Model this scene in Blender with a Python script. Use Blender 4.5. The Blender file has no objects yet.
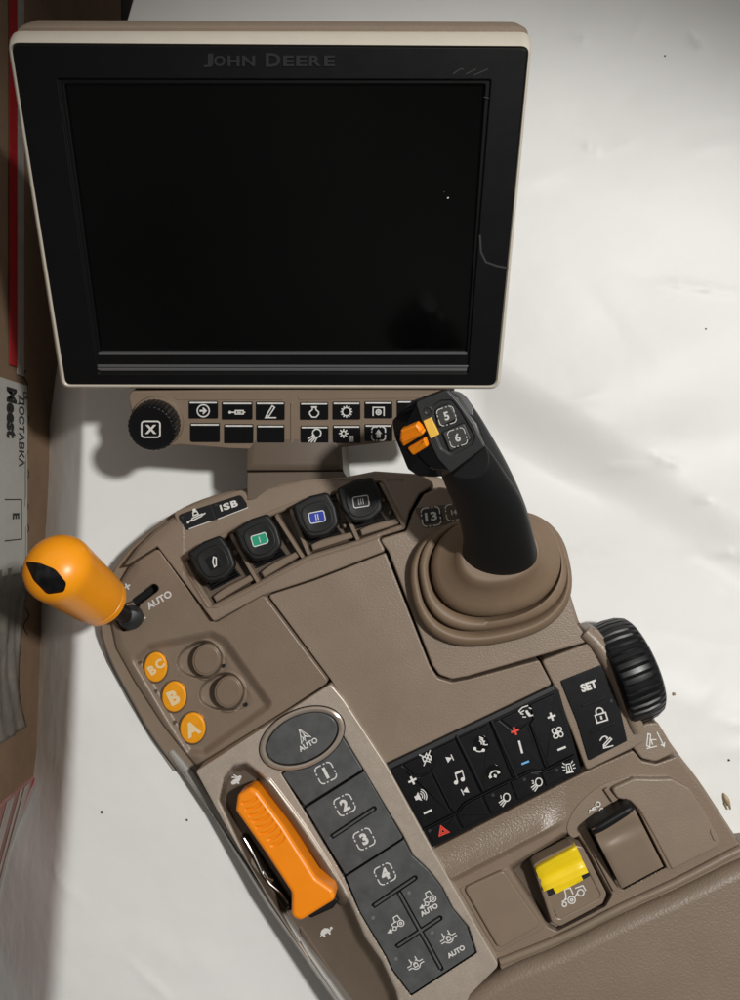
import bpy, math, random
from mathutils import Vector, Matrix
random.seed(4)
S = bpy.context.scene
COL = S.collection
F = 850.0; ZC = 0.70
# ------------------------------------------------------------------ geometry helpers
def W(px, py, z):
    d = ZC - z
    return Vector(((px-370)/F*d, (500-py)/F*d, z))
class PL:
    def __init__(s, a, b, c):
        a, b, c = W(*a), W(*b), W(*c)
        n = (b-a).cross(c-a).normalized()
        if n.z < 0: n = -n
        s.n = n; s.p = a
    def hit(s, px, py, off=0.0):
        d = Vector(((px-370)/F, (500-py)/F, -1)); o = Vector((0, 0, ZC))
        q = s.p + s.n*off
        return o + d*((q-o).dot(s.n)/d.dot(s.n))
def FL(z): return PL((300, 500, z), (400, 500, z), (350, 400, z))
def rnd(pts, r=4, seg=5):
    out = []; n = len(pts)
    for i in range(n):
        p = pts[i]; rr = p[2] if len(p) > 2 else r
        p = Vector(p[:2]); a = Vector(pts[i-1][:2]); b = Vector(pts[(i+1) % n][:2])
        da = a-p; db = b-p; la = da.length; lb = db.length
        if la < 1e-6 or lb < 1e-6: continue
        da /= la; db /= lb
        ang = math.acos(max(-1, min(1, da.dot(db))))
        if rr <= 0 or ang > 3.0: out.append((p.x, p.y)); continue
        t = min(rr/math.tan(ang/2), la*.48, lb*.48)
        p0 = p+da*t; p2 = p+db*t
        for k in range(seg+1):
            u = k/seg
            q = p0*(1-u)**2 + p*2*u*(1-u) + p2*u*u
            out.append((q.x, q.y))
    return out
def spline(pts, seg=5, closed=True):
    n = len(pts); out = []
    rng = n if closed else n-1
    for i in range(rng):
        if closed: a, b, c, d = pts[i-1], pts[i], pts[(i+1) % n], pts[(i+2) % n]
        else: a, b, c, d = pts[max(i-1, 0)], pts[i], pts[i+1], pts[min(i+2, n-1)]
        for k in range(seg):
            t = k/seg
            out.append(tuple(.5*((2*b[j])+(-a[j]+c[j])*t+(2*a[j]-5*b[j]+4*c[j]-d[j])*t*t+(-a[j]+3*b[j]-3*c[j]+d[j])*t**3) for j in range(len(b))))
    if not closed: out.append(tuple(pts[-1]))
    return out
def ell(cx, cy, rx, ry, ang=0, n=40):
    a = math.radians(ang); o = []
    for i in range(n):
        t = 2*math.pi*i/n; x = rx*math.cos(t); y = ry*math.sin(t)
        o.append((cx+x*math.cos(a)-y*math.sin(a), cy-(x*math.sin(a)+y*math.cos(a))))
    return o
def caps(x0, y0, x1, y1, w, seg=8):
    a = math.atan2(y1-y0, x1-x0); o = []
    for (cx, cy, b) in ((x1, y1, a-math.pi/2), (x0, y0, a+math.pi/2)):
        for k in range(seg+1):
            t = b+math.pi*k/seg
            o.append((cx+w/2*math.cos(t), cy+w/2*math.sin(t)))
    return o
def ray_resample(poly, n, c=None):
    if c is None: c = (sum(p[0] for p in poly)/len(poly), sum(p[1] for p in poly)/len(poly))
    out = []
    for i in range(n):
        t = 2*math.pi*i/n; dx, dy = math.cos(t), math.sin(t); best = 0
        for j in range(len(poly)):
            ax, ay = poly[j-1][0]-c[0], poly[j-1][1]-c[1]; bx, by = poly[j][0]-c[0], poly[j][1]-c[1]
            ex, ey = bx-ax, by-ay; det = dx*ey-dy*ex
            if abs(det) < 1e-9: continue
            s = (ax*ey-ay*ex)/det; u = (ax*dy-ay*dx)/det
            if -1e-6 <= u <= 1+1e-6 and s > best: best = s
        out.append((c[0]+dx*best, c[1]+dy*best))
    return out
_tc = {}
def text_mesh(s, bold):
    k = (s, bold)
    if k in _tc: return _tc[k]
    c = bpy.data.curves.new('t', 'FONT'); c.body = s; c.size = 1; c.align_x = 'CENTER'
    c.offset = bold; c.resolution_u = 3
    o = bpy.data.objects.new('t', c); COL.objects.link(o)
    dg = bpy.context.evaluated_depsgraph_get(); dg.update()
    m = bpy.data.meshes.new_from_object(o.evaluated_get(dg))
    vs = [(v.co.x, v.co.y) for v in m.vertices]; fs = [tuple(p.vertices) for p in m.polygons]
    bpy.data.objects.remove(o); bpy.data.curves.remove(c); bpy.data.meshes.remove(m)
    if vs:
        x0 = min(v[0] for v in vs); x1 = max(v[0] for v in vs); y0 = min(v[1] for v in vs); y1 = max(v[1] for v in vs)
        h = y1-y0
        vs = [((x-(x0+x1)/2)/h, (y-(y0+y1)/2)/h) for x, y in vs]
    _tc[k] = (vs, fs); return _tc[k]
def sdist_(poly, x, y, lim=1e9):
    d2 = 1e18; ins = False; n = len(poly); j = n-1
    for i in range(n):
        ax, ay = poly[j][0], poly[j][1]; bx_, by_ = poly[i][0], poly[i][1]
        ex, ey = bx_-ax, by_-ay; wx, wy = x-ax, y-ay; l = ex*ex+ey*ey
        t = (wx*ex+wy*ey)/l if l > 0 else 0
        t = 0 if t < 0 else (1 if t > 1 else t)
        dx, dy = wx-ex*t, wy-ey*t; q_ = dx*dx+dy*dy
        if q_ < d2: d2 = q_
        if (ay > y) != (by_ > y) and x < (bx_-ax)*(y-ay)/(by_-ay)+ax: ins = not ins
        j = i
    d = math.sqrt(d2); return -d if ins else d
def bbox(poly, g=2):
    return (min(p[0] for p in poly)-g, max(p[0] for p in poly)+g, min(p[1] for p in poly)-g, max(p[1] for p in poly)+g)
def rec_fn(poly):
    b = bbox(poly)
    return lambda x, y: sdist_(poly, x, y) if b[0] < x < b[1] and b[2] < y < b[3] else 5.0
def sst(t): t = max(0, min(1, t)); return t*t*(3-2*t)
class MB:
    def __init__(s): s.v = []; s.f = []; s.m = []; s.lay = 0
    def add(s, vs, fs, mi=0):
        b = len(s.v); s.v += [Vector(v) for v in vs]
        for f in fs: s.f.append([b+i for i in f]); s.m.append(mi)
    def loft(s, loops, mi=0, cap0=True, cap1=True):
        n = len(loops[0]); vs = [p for l in loops for p in l]; fs = []
        for k in range(len(loops)-1):
            for i in range(n):
                j = (i+1) % n
                fs.append([k*n+i, k*n+j, (k+1)*n+j, (k+1)*n+i])
        if cap0: fs.append(list(range(n))[::-1])
        if cap1: fs.append([(len(loops)-1)*n+i for i in range(n)])
        s.add(vs, fs, mi); return s
    def plate(s, poly, pl, depth=.004, bev=.0006, mi=0, off=0.0, seg=3, dome=0.0, flare=0.0):
        q = [poly[0]]
        for p in poly[1:]:
            if (Vector(p[:2])-Vector(q[-1][:2])).length > .15: q.append(p)
        if (Vector(q[0][:2])-Vector(q[-1][:2])).length < .15: q.pop()
        T = [pl.hit(p[0], p[1], off) for p in q]; n = len(T); N = pl.n
        ar = Vector((0, 0, 0))
        for i in range(n): ar += T[i-1].cross(T[i])
        if ar.dot(N) < 0: T.reverse()
        mv = []
        for i in range(n):
            e1 = (T[i]-T[i-1]).normalized(); e2 = (T[(i+1) % n]-T[i]).normalized()
            n1 = N.cross(e1); n2 = N.cross(e2); b = n1+n2
            if b.length < 1e-4: mv.append(n1); continue
            b.normalize(); mv.append(b/max(.45, b.dot(n1)))
        loops = [[T[i]-N*depth-mv[i]*flare for i in range(n)]]
        if bev < .00002: loops.append(T)
        else:
          for k in range(seg+1):
            a = k/seg*math.pi/2
            loops.append([T[i]+mv[i]*bev*(1-math.cos(a))-N*bev*(1-math.sin(a)) for i in range(n)])
        if dome:
            c = sum(loops[-1], Vector())/n; L = loops[-1]
            for sc in (.85, .65, .4, .15):
                loops.append([c+(p-c)*sc+N*dome*(1-sc*sc) for p in L])
        s.loft(loops, mi); return s
    def relief(s, poly, pl, depth, bev, hf, step=1.0, mi=0, mf=None, seg=3):
        # moulded part: bevelled outline whose top follows plane + hf(px, py)
        q = [poly[0]]
        for p in poly[1:]:
            if (Vector(p[:2])-Vector(q[-1][:2])).length > .4: q.append(p)
        if (Vector(q[0][:2])-Vector(q[-1][:2])).length < .4: q.pop()
        # subdivide long edges
        q2 = []
        for i in range(len(q)):
            a, b = Vector(q[i][:2]), Vector(q[(i+1) % len(q)][:2]); m_ = max(1, int((b-a).length/(step*2.5)))
            for k in range(m_): p = a.lerp(b, k/m_); q2.append((p.x, p.y))
        q = q2; N = pl.n; n = len(q)
        if sum(q[i-1][0]*q[i][1]-q[i][0]*q[i-1][1] for i in range(n)) > 0: q.reverse()
        T = [pl.hit(*p) for p in q]; mv = []
        for i in range(n):
            e1 = (T[i]-T[i-1]).normalized(); e2 = (T[(i+1) % n]-T[i]).normalized()
            b = N.cross(e1)+N.cross(e2); mv.append(b.normalized() if b.length > 1e-4 else N.cross(e1))
        H = [hf(*p) for p in q]
        loops = [[T[i]-N*depth for i in range(n)]]
        for k in range(seg+1):
            a = k/seg*math.pi/2
            loops.append([T[i]+mv[i]*bev*(1-math.cos(a))+N*(H[i]-bev*(1-math.sin(a))) for i in range(n)])
        s.loft(loops, mi, True, False); base = len(s.v)-n
        inner = loops[-1]
        def topx(v): d = ZC-v.z; return (v.x/d*F+370, 500-v.y/d*F)
        ip = [topx(v) for v in inner]
        pts = [Vector(p) for p in ip]
        x0 = min(p[0] for p in ip); x1 = max(p[0] for p in ip); y0 = min(p[1] for p in ip); y1 = max(p[1] for p in ip)
        y = y0; r = 0
        while y < y1:
            xs = []
            for i in range(n):
                a, b = ip[i-1], ip[i]
                if (a[1] > y) != (b[1] > y): xs.append(a[0]+(y-a[1])/(b[1]-a[1])*(b[0]-a[0]))
            xs.sort()
            for k in range(0, len(xs)-1, 2):
                x = xs[k]+step*.7+(r % 2)*step*.5
                while x < xs[k+1]-step*.6:
                    pts.append(Vector((x, y))); x += step
            y += step*.87; r += 1
        from mathutils.geometry import delaunay_2d_cdt
        V, E, Fc, ov, oe, of = delaunay_2d_cdt(pts, [], [list(range(n))], 1, 1e-4)
        vs = []; idx = []
        for j, v in enumerate(V):
            o_ = ov[j]
            if o_ and o_[0] < n: idx.append(base+o_[0])
            else:
                idx.append(len(s.v)); s.v.append(pl.hit(v.x, v.y, hf(v.x, v.y)))
        for f in Fc:
            c = [sum(V[i][k] for i in f)/len(f) for k in (0, 1)]
            A, B, C_ = (V[i] for i in f[:3])
            g = list(f) if (B-A).cross(C_-A) < 0 else list(f)[::-1]
            s.f.append([idx[i] for i in g]); s.m.append(mf(*c) if mf else mi)
        return s
    def flat2(s, vs, fs, cx, cy, sc, ang, pl, off, mi):
        a = math.radians(ang); ca, sa = math.cos(a), math.sin(a)
        o = off+s.lay*1.5e-5; s.lay = (s.lay+1) % 12
        s.add([pl.hit(cx+sc*(x*ca-y*sa), cy-sc*(x*sa+y*ca), o) for x, y in vs], fs, mi)
    def text(s, t, cx, cy, h, ang, pl, mi=1, off=.00008, bold=.02, sx=1.0, wd=None):
        vs, fs = text_mesh(t, bold)
        if wd: sx = wd/h/(max(v[0] for v in vs)-min(v[0] for v in vs))
        s.flat2([(x*sx, y) for x, y in vs], fs, cx, cy, h, ang, pl, off, mi); return s
    def icon(s, strokes, cx, cy, sc, ang, pl, w=1.1, mi=1, off=.00008):
        for st in strokes:
            if st[0] == 'F': s.flat2(st[1], [list(range(len(st[1])))], cx, cy, sc, ang, pl, off, mi); continue
            closed = st[0] == 'C'; P = [Vector(p) for p in (st[1] if closed else st)]
            n = len(P); hw = w/2/sc; A = []; B = []
            for i in range(n):
                d1 = (P[i]-P[i-1]) if (i > 0 or closed) else (P[1]-P[0])
                d2 = (P[(i+1) % n]-P[i]) if (i < n-1 or closed) else d1
                d1 = d1.normalized(); d2 = d2.normalized()
                n1 = Vector((-d1.y, d1.x)); n2 = Vector((-d2.y, d2.x)); b = n1+n2
                b = b.normalized() if b.length > .01 else n1
                b = b/max(.5, b.dot(n1))
                A.append(P[i]+b*hw); B.append(P[i]-b*hw)
            vs = [(p.x, p.y) for p in A+B]
            fs = [[n+i, n+(i+1) % n, (i+1) % n, i] for i in range(n if closed else n-1)]
            s.flat2(vs, fs, cx, cy, sc, ang, pl, off, mi)
        return s
    def lathe(s, o, ax, prof, n=48, mi=0, rmod=None, caps_=True):
        ax = ax.normalized(); t = Vector((0, 1, 0)) if abs(ax.y) < .9 else Vector((1, 0, 0))
        u = ax.cross(t).normalized(); v = ax.cross(u)
        loops = []
        for k, (r, h) in enumerate(prof):
            L = []
            for i in range(n):
                a = 2*math.pi*i/n; rr = r*(rmod(i, k) if rmod else 1)
                L.append(o+ax*h+(u*math.cos(a)+v*math.sin(a))*rr)
            loops.append(L)
        s.loft(loops, mi, caps_, caps_); return s
    def tube(s, pts, r, n=10, mi=0):
        pts = [Vector(p) for p in pts]; loops = []
        m = len(pts)
        for i, p in enumerate(pts):
            d = (pts[min(i+1, m-1)]-pts[max(i-1, 0)]).normalized()
            t = Vector((0, 0, 1)) if abs(d.z) < .9 else Vector((1, 0, 0))
            u = d.cross(t).normalized(); v = d.cross(u)
            rr = r(i/(m-1)) if callable(r) else r
            loops.append([p+(u*math.cos(2*math.pi*k/n)+v*math.sin(2*math.pi*k/n))*rr for k in range(n)])
        s.loft(loops, mi); return s
    def grid(s, quad, zf, nu=16, nv=16, depth=.006, mi=0, su=0):
        # quad TL,TR,BR,BL in px ; zf(u,v) height
        top = []
        for j in range(nv+1):
            for i in range(nu+1):
                u, v = i/nu, j/nv
                x = (1-v)*((1-u)*quad[0][0]+u*quad[1][0])+v*((1-u)*quad[3][0]+u*quad[2][0])
                y = (1-v)*((1-u)*quad[0][1]+u*quad[1][1])+v*((1-u)*quad[3][1]+u*quad[2][1])
                top.append(W(x, y, zf(u, v)))
        w = nu+1; fs = [[j*w+i, (j+1)*w+i, (j+1)*w+i+1, j*w+i+1] for j in range(nv) for i in range(nu)]
        rim = [i for i in range(w)]+[j*w+nu for j in range(1, nv+1)]+[nv*w+i for i in range(nu-1, -1, -1)]+[j*w for j in range(nv-1, 0, -1)]
        b = len(top); low = [top[i]-Vector((0, 0, depth)) for i in rim]
        m = len(rim)
        for k in range(m): fs.append([rim[k], rim[(k+1) % m], b+(k+1) % m, b+k])
        fs.append([b+k for k in range(m)])
        s.add(top+low, fs, mi); return s
    def mesh(s, name, mats):
        me = bpy.data.meshes.new(name); me.from_pydata([tuple(v) for v in s.v], [], s.f)
        for m in mats: me.materials.append(m)
        for p, mi in zip(me.polygons, s.m): p.material_index = mi
        me.update(); return me
WL = {}
def build(mb, name, mats, parent=None, cuts=(), inter=None, bevel=0, label=None, sharp=38, smooth=True):
    if not isinstance(mats, (list, tuple)): mats = [mats]
    me = mb.mesh(name, mats); ob = bpy.data.objects.new(name, me); COL.objects.link(ob)
    for cm, op in [(c, 'DIFFERENCE') for c in cuts]+([(inter, 'INTERSECT')] if inter else []):
        t = bpy.data.objects.new('tmp', cm.mesh('tmp', mats)); COL.objects.link(t)
        import bmesh
        for oo in (ob, t):
            bm = bmesh.new(); bm.from_mesh(oo.data); bmesh.ops.scale(bm, vec=(100, 100, 100), verts=bm.verts); bmesh.ops.recalc_face_normals(bm, faces=bm.faces); vol = bm.calc_volume(signed=True); [bmesh.ops.reverse_faces(bm, faces=bm.faces) if vol < 0 else None]; bm.to_mesh(oo.data); bm.free()
        md = ob.modifiers.new('b', 'BOOLEAN'); md.operation = op; md.object = t
        def volof(me_):
            bm = bmesh.new(); bm.from_mesh(me_); v_ = bm.calc_volume(signed=True); bm.free(); return v_
        v0 = volof(ob.data)
        for solver, us_ in (('EXACT', False), ('EXACT', True), ('FAST', False)):
            md.solver = solver; md.use_self = us_
            dg = bpy.context.evaluated_depsgraph_get(); dg.update()
            nm = bpy.data.meshes.new_from_object(ob.evaluated_get(dg)); v1 = volof(nm)
            if (op == 'DIFFERENCE' and .5*v0 < v1 < v0*.99999) or (op == 'INTERSECT' and 0 < v1 < v0): break
            print('BOOL RETRY', name, solver, us_, v0, v1)
        nm.transform(Matrix.Scale(.01, 4))
        ob.modifiers.clear(); old = ob.data; ob.data = nm; nm.name = name; bpy.data.meshes.remove(old)
        bpy.data.objects.remove(t)
    me = ob.data
    c = Vector()
    for v in me.vertices: c += v.co
    c /= max(1, len(me.vertices))
    for v in me.vertices: v.co -= c
    ob.location = c; WL[ob] = c
    if smooth:
        me.shade_smooth(); me.set_sharp_from_angle(angle=math.radians(sharp))
        if bevel:
            b = ob.modifiers.new('bev', 'BEVEL'); b.width = bevel; b.segments = 3; b.limit_method = 'ANGLE'; b.angle_limit = math.radians(50); b.use_clamp_overlap = False
        wn = ob.modifiers.new('wn', 'WEIGHTED_NORMAL'); wn.keep_sharp = True
    if parent:
        ob.parent = parent; ob.matrix_parent_inverse = Matrix.Translation(-WL[parent])
    if label: ob['label'] = label
    return ob
def thing(name, label, cat, loc, group=None):
    o = bpy.data.objects.new(name, None); COL.objects.link(o); o.location = loc; WL[o] = Vector(loc)
    o.empty_display_size = .02; o['label'] = label; o['category'] = cat
    if group: o['group'] = group
    return o
# ------------------------------------------------------------------ materials
def mat(name, col, rough=.5, metal=0, bs=0, bd=.0001, var=.0, vs=60, spec=.5, coat=0, rv=0.0, col2=None, spk=0):
    m = bpy.data.materials.new(name); m.use_nodes = True; nt = m.node_tree; N = nt.nodes; L = nt.links
    b = N['Principled BSDF']; b.inputs['Base Color'].default_value = (*col, 1)
    b.inputs['Roughness'].default_value = rough; b.inputs['Metallic'].default_value = metal
    b.inputs['Specular IOR Level'].default_value = spec; b.inputs['Coat Weight'].default_value = coat
    tc = N.new('ShaderNodeTexCoord')
    def noise(sc, det=3, r=.6):
        n = N.new('ShaderNodeTexNoise'); n.inputs['Scale'].default_value = sc; n.inputs['Detail'].default_value = det
        n.inputs['Roughness'].default_value = r; L.new(tc.outputs['Object'], n.inputs['Vector']); return n
    if var or col2:
        n = noise(vs, 5, .65); r = N.new('ShaderNodeValToRGB'); L.new(n.outputs['Fac'], r.inputs['Fac'])
        r.color_ramp.elements[0].position = .3; r.color_ramp.elements[1].position = .7
        c2 = col2 or tuple(min(1, c*(1+var)) for c in col); c1 = tuple(c*(1-var) for c in col)
        r.color_ramp.elements[0].color = (*c1, 1); r.color_ramp.elements[1].color = (*c2, 1)
        out = r.outputs['Color']
        if spk:
            n3 = noise(2600, 2, .5); r3 = N.new('ShaderNodeValToRGB'); L.new(n3.outputs['Fac'], r3.inputs['Fac'])
            r3.color_ramp.elements[0].position = .42; r3.color_ramp.elements[1].position = .62
            r3.color_ramp.elements[0].color = (1-spk, 1-spk, 1-spk, 1); r3.color_ramp.elements[1].color = (1+spk, 1+spk, 1+spk, 1)
            mx = N.new('ShaderNodeMix'); mx.data_type = 'RGBA'; mx.blend_type = 'MULTIPLY'; mx.inputs[0].default_value = 1
            L.new(out, mx.inputs[6]); L.new(r3.outputs['Color'], mx.inputs[7]); out = mx.outputs[2]
        L.new(out, b.inputs['Base Color'])
    if rv:
        n2 = noise(vs*1.7, 4, .7); mr = N.new('ShaderNodeMapRange'); mr.inputs[3].default_value = rough-rv; mr.inputs[4].default_value = rough+rv
        L.new(n2.outputs['Fac'], mr.inputs[0]); L.new(mr.outputs[0], b.inputs['Roughness'])
    if bs:
        n = noise(bs, 2, .5); bp = N.new('ShaderNodeBump'); bp.inputs['Distance'].default_value = bd; bp.inputs['Strength'].default_value = 1
        L.new(n.outputs['Fac'], bp.inputs['Height']); L.new(bp.outputs['Normal'], b.inputs['Normal'])
    return m
BR = (.232, .176, .131)
M_br = mat('brown_plastic', BR, .37, bs=850, bd=.00020, var=.05, vs=40, rv=.05)
M_brs = mat('smooth_brown_plastic', (.218, .163, .119), .33, bs=1300, bd=.00006, var=.04, vs=50, rv=.06)
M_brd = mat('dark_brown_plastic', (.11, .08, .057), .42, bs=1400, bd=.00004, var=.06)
M_tray = mat('grained_brown_plastic', (.22, .164, .12), .33, bs=750, bd=.00022, var=.05, vs=40)
M_tray2 = mat('sloped_grain_plastic', (.22, .165, .12), .33, bs=800, bd=.00042, var=.05, vs=40, spec=.65)
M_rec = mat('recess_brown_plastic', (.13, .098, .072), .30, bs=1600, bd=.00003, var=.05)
M_boot = mat('boot_rubber', (.20, .137, .088), .55, bs=500, bd=.00003, var=.08, vs=30, rv=.06)
M_taupe = mat('speckled_taupe', (.47, .40, .33), .36, metal=.25, bs=2200, bd=.00003, var=.08, vs=90, spk=.16, rv=.06)
M_ring = mat('satin_ring', (.42, .35, .29), .28, metal=.4, var=.04)
M_key = mat('slate_key', (.088, .090, .092), .32, var=.22, vs=70, rv=.12, bs=120, bd=.0002)
M_blk = mat('black_plastic', (.005, .005, .006), .34, spec=.35, bs=1800, bd=.00002, rv=.06)
M_blk2 = mat('soft_black_rubber', (.007, .007, .0075), .48, spec=.35, bs=1500, bd=.00004, rv=.06)
M_gry = mat('charcoal_rubber', (.022, .023, .024), .45, bs=1500, bd=.00005, var=.1)
M_gloss = mat('gloss_black', (.006, .006, .007), .12)
M_fac = mat('charcoal_face', (.034, .035, .036), .42, bs=1500, bd=.00004, var=.12)
M_jk = mat('grey_rubber_key', (.062, .062, .06), .5, bs=1400, bd=.00004, var=.1)
M_bez = mat('bezel_black', (.004, .004, .0045), .46, spec=.22, bs=1500, bd=.00004, rv=.08, vs=30)
M_scr = mat('screen_glass', (.0015, .0015, .0015), .16, spec=.5, rv=.04, vs=12)
M_cream = mat('cream_plastic', (.56, .51, .43), .35, var=.03)
M_org = mat('orange_plastic', (.93, .265, .006), .34, bs=900, bd=.00002, var=.03, rv=.05)
M_yel = mat('yellow_plastic', (.86, .62, .012), .30, var=.05, bs=300, bd=.00004, rv=.05)
M_amb = mat('amber_disc', (.90, .36, .012), .42, var=.06, vs=120)
M_wht = mat('white_print', (.68, .67, .64), .5, var=.12, vs=400)
M_cor = mat('cream_print', (.85, .68, .40), .5)
M_red = mat('red_print', (.75, .06, .035), .5)
M_blu = mat('blue_print', (.15, .42, .75), .5)
M_grn = mat('green_print', (.01, .30, .17), .45)
M_dbl = mat('dark_blue_print', (.01, .035, .33), .45)
M_pan = mat('grey_pan', (.30, .285, .26), .45, var=.08)
M_met = mat('steel_wire', (.5, .48, .44), .25, metal=1)
M_led = mat('dark_led', (.03, .03, .032), .3)
M_scrt = mat('scratch_grey', (.028, .028, .028), .6)
M_sill = mat('satin_sill', (.17, .17, .175), .3, metal=.5)
M_voidm = mat('recess_black', (.004, .004, .004), .7)
M_cush = mat('cushion_vinyl', (.20, .149, .110), .42, bs=620, bd=.00034, var=.06, vs=30)
# ------------------------------------------------------------------ icons (unit coordinates)
def arc(cx, cy, r, a0, a1, n=10, ry=None):
    ry = ry or r
    return [(cx+r*math.cos(math.radians(a0+(a1-a0)*i/n)), cy+ry*math.sin(math.radians(a0+(a1-a0)*i/n))) for i in range(n+1)]
def circ(cx, cy, r, n=16): return ('C', arc(cx, cy, r, 0, 360-360/n, n-1))
def disc(cx, cy, r, n=12): return ('F', arc(cx, cy, r, 0, 360-360/n, n-1))
def box(x0, y0, x1, y1): return ('F', [(x0, y0), (x1, y0), (x1, y1), (x0, y1)])
def rr(x, y, r=.3):
    o = []
    for cx, cy, a in ((x-r, y-r, 0), (r-x, y-r, 90), (r-x, r-y, 180), (x-r, r-y, 270)): o += arc(cx, cy, r, a, a+90, 4)
    return ('C', o)
DASH = [arc(-.55, .55, .45, 180, 90, 5)+[(-.1, 1)], [(.15, 1), (.35, 1)], [(.55, 1)]+arc(.55, .55, .45, 90, 0, 5)[1:]+[(1, .15)], [(1, -.15), (1, -.4)],
        [(1, -.55)]+arc(.55, -.55, .45, 0, -90, 5)[1:]+[(.1, -1)], [(-.15, -1), (-.35, -1)], [(-.55, -1)]+arc(-.55, -.55, .45, 270, 180, 5)[1:]+[(-1, -.15)], [(-1, .15), (-1, .4)]]
PLUS = [box(-1, -.24, 1, .24), box(-.24, -1, .24, 1)]
MINUS = [box(-1, -.24, 1, .24)]
MUTE = [('C', [(-.7, -.35), (-.3, -.35), (.2, -.8), (.2, .8), (-.3, .35), (-.7, .35)]), [(-1, 1), (1, -1)], [(1, 1), (-1, -1)], [(.5, -.4), (.7, 0), (.5, .4)]]
SPK = [('F', [(-1, -.35), (-.6, -.35), (-.1, -.8), (-.1, .8), (-.6, .35), (-1, .35)]), arc(-.3, 0, .6, -50, 50, 6), arc(-.3, 0, .95, -50, 50, 6), arc(-.3, 0, 1.3, -50, 50, 6)]
NEXT = [('F', [(-.8, -.8), (.6, 0), (-.8, .8)]), box(.6, -.8, .85, .8)]
PREV = [('F', [(.8, .8), (-.6, 0), (.8, -.8)]), box(-.85, -.8, -.6, .8)]
NOTE = [disc(-.6, -.75, .33), disc(.55, -.55, .33), [(-.32, -.75), (-.32, .7)], [(.83, -.55), (.83, .9)], ('F', [(-.4, .45), (.9, .65), (.9, 1), (-.4, .8)])]
PHONE = [arc(0, -.7, 1.0, 160, 20, 9), ('F', [(-1.1, -.6), (-.6, -.6), (-.6, -.1), (-1.1, -.1)]), ('F', [(.6, -.6), (1.1, -.6), (1.1, -.1), (.6, -.1)]), [(0, -.8), (0, -.3)], [(-.25, -.55), (0, -.85), (.25, -.55)]]
TALK = [arc(-.3, -.2, .9, 200, 290, 6), disc(-1.1, -.4, .25), disc(0, -1.05, .25), [(.1, 1), (.5, .6), (.35, .3), (.6, .1), (.35, -.1), (.5, -.4), (.9, -.5)], arc(-.3, .1, .4, -40, 60, 5), arc(-.3, .1, .7, -40, 60, 5)]
PERSON = [disc(.1, .2, .22), ('F', [(-.1, 0), (.35, 0), (.5, -.6), (.1, -.6)]), [(.2, -.6), (.75, -.6), (.8, -1)], [(-1, .7), (-.3, 1), (.6, .95)], [(-1, .7), (-.8, .4), (-.2, .5)], [(-.9, .3), (-.5, 0)], [(.9, .3), (.6, .6)], [(-.8, -.3), (-.3, -.5)]]
FAN = [('C', arc(.45, .45, .45, 0, 330, 9, .38)), ('C', arc(-.45, .45, .38, 0, 330, 9, .45)), ('C', arc(-.45, -.45, .45, 0, 330, 9, .38)), ('C', arc(.45, -.45, .38, 0, 330, 9, .45)), disc(0, 0, .15)]
HAZ = [('C', [(-1, -.75), (1, -.75), (0, .95)]), ('C', [(-.5, -.45), (.5, -.45), (0, .4)])]
LAMP = [('C', arc(.35, .35, .5, 0, 330, 11, .6)), [(-.1, .1), (-.9, -.4)], [(0, -.1), (-.7, -.75)], [(.15, -.3), (-.4, -1)]]
BEAC = [('C', [(-.4, -.6), (.4, -.6), (.3, .6), (-.3, .6)]), [(-.6, -.75), (.6, -.75)], [(-.6, .2), (-1, .4)], [(.6, .2), (1, .4)], [(-.6, -.2), (-1, -.2)], [(.6, -.2), (1, -.2)], [(-.5, .6), (-.8, .95)], [(.5, .6), (.8, .95)], [(0, -.6), (0, .3)]]
LOCK = [('C', [(-.75, -1), (.75, -1), (.75, .1), (-.75, .1)]), [(-.5, .1)]+arc(0, .45, .5, 180, 0, 8)+[(.5, .1)], box(-.13, -.7, .13, -.2)]
SWAP = [[(-1, .3)]+arc(-.2, .1, .7, 140, 60, 5)+[(.3, .5)], ('F', [(.05, .75), (.5, .45), (.1, .2)]), ('C', [(-.6, -.5), (-.4, -.75), (.9, .05), (.7, .35)]), [(-.6, -.55), (-.7, -1), (.9, -1)]]
TRACT = [circ(.55, -.35, .42, 14), circ(.55, -.35, .15, 8), circ(-.5, -.55, .25, 10), [(-.25, -.5), (.1, -.5)], [(-.6, -.25), (-.6, .1), (-.1, .15), (.05, .8), (.65, .8), (.75, .1)], ('F', [(-1.7, -.6), (-1.05, -.25), (-1.05, -.95)]), [(-1.1, -.6), (-.8, -.6)], [(-.3, .15), (.2, .15)]]
DIFF = [arc(0, 0, .62, 200, 340, 9), arc(0, 0, .62, 20, 70, 5), arc(0, 0, .62, 110, 160, 5), [(-.45, .5), (-.45, 1.05)], [(.45, .5), (.45, 1.05)], [(-1.2, .18), (-.6, .18)], [(-1.2, -.18), (-.6, -.18)], [(1.2, .18), (.6, .18)], [(1.2, -.18), (.6, -.18)], ('C', [(-.25, -.3), (.25, -.3), (.25, .15), (-.25, .15)]), arc(0, .15, .18, 180, 0, 5)]
NAVA = [('C', [(-.15, -.75), (.15, .1), (-.1, 1.0), (-.35, .1)]), ('F', [(-.85, -.85), (-.1, -.35), (.0, 0.0)]), ('F', [(.75, -.75), (.1, -.3), (.0, .15)]), [(-.85, -.85), (0, 1.0), (.75, -.75)]]
RABB = [('F', [(-1, -.5), (-.5, -.7), (.4, -.55), (1, -.1), (.9, .2), (.4, .25), (.2, .1), (-.5, .1), (-1, -.1)]), ('F', [(.3, .2), (-.5, .75), (-.55, .5), (.1, .1)]), ('F', [(.45, .2), (0, .95), (-.15, .8), (.3, .15)]), ('F', [(-.2, -.5), (-.1, -.9), (.2, -.9), (.2, -.5)])]
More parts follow.
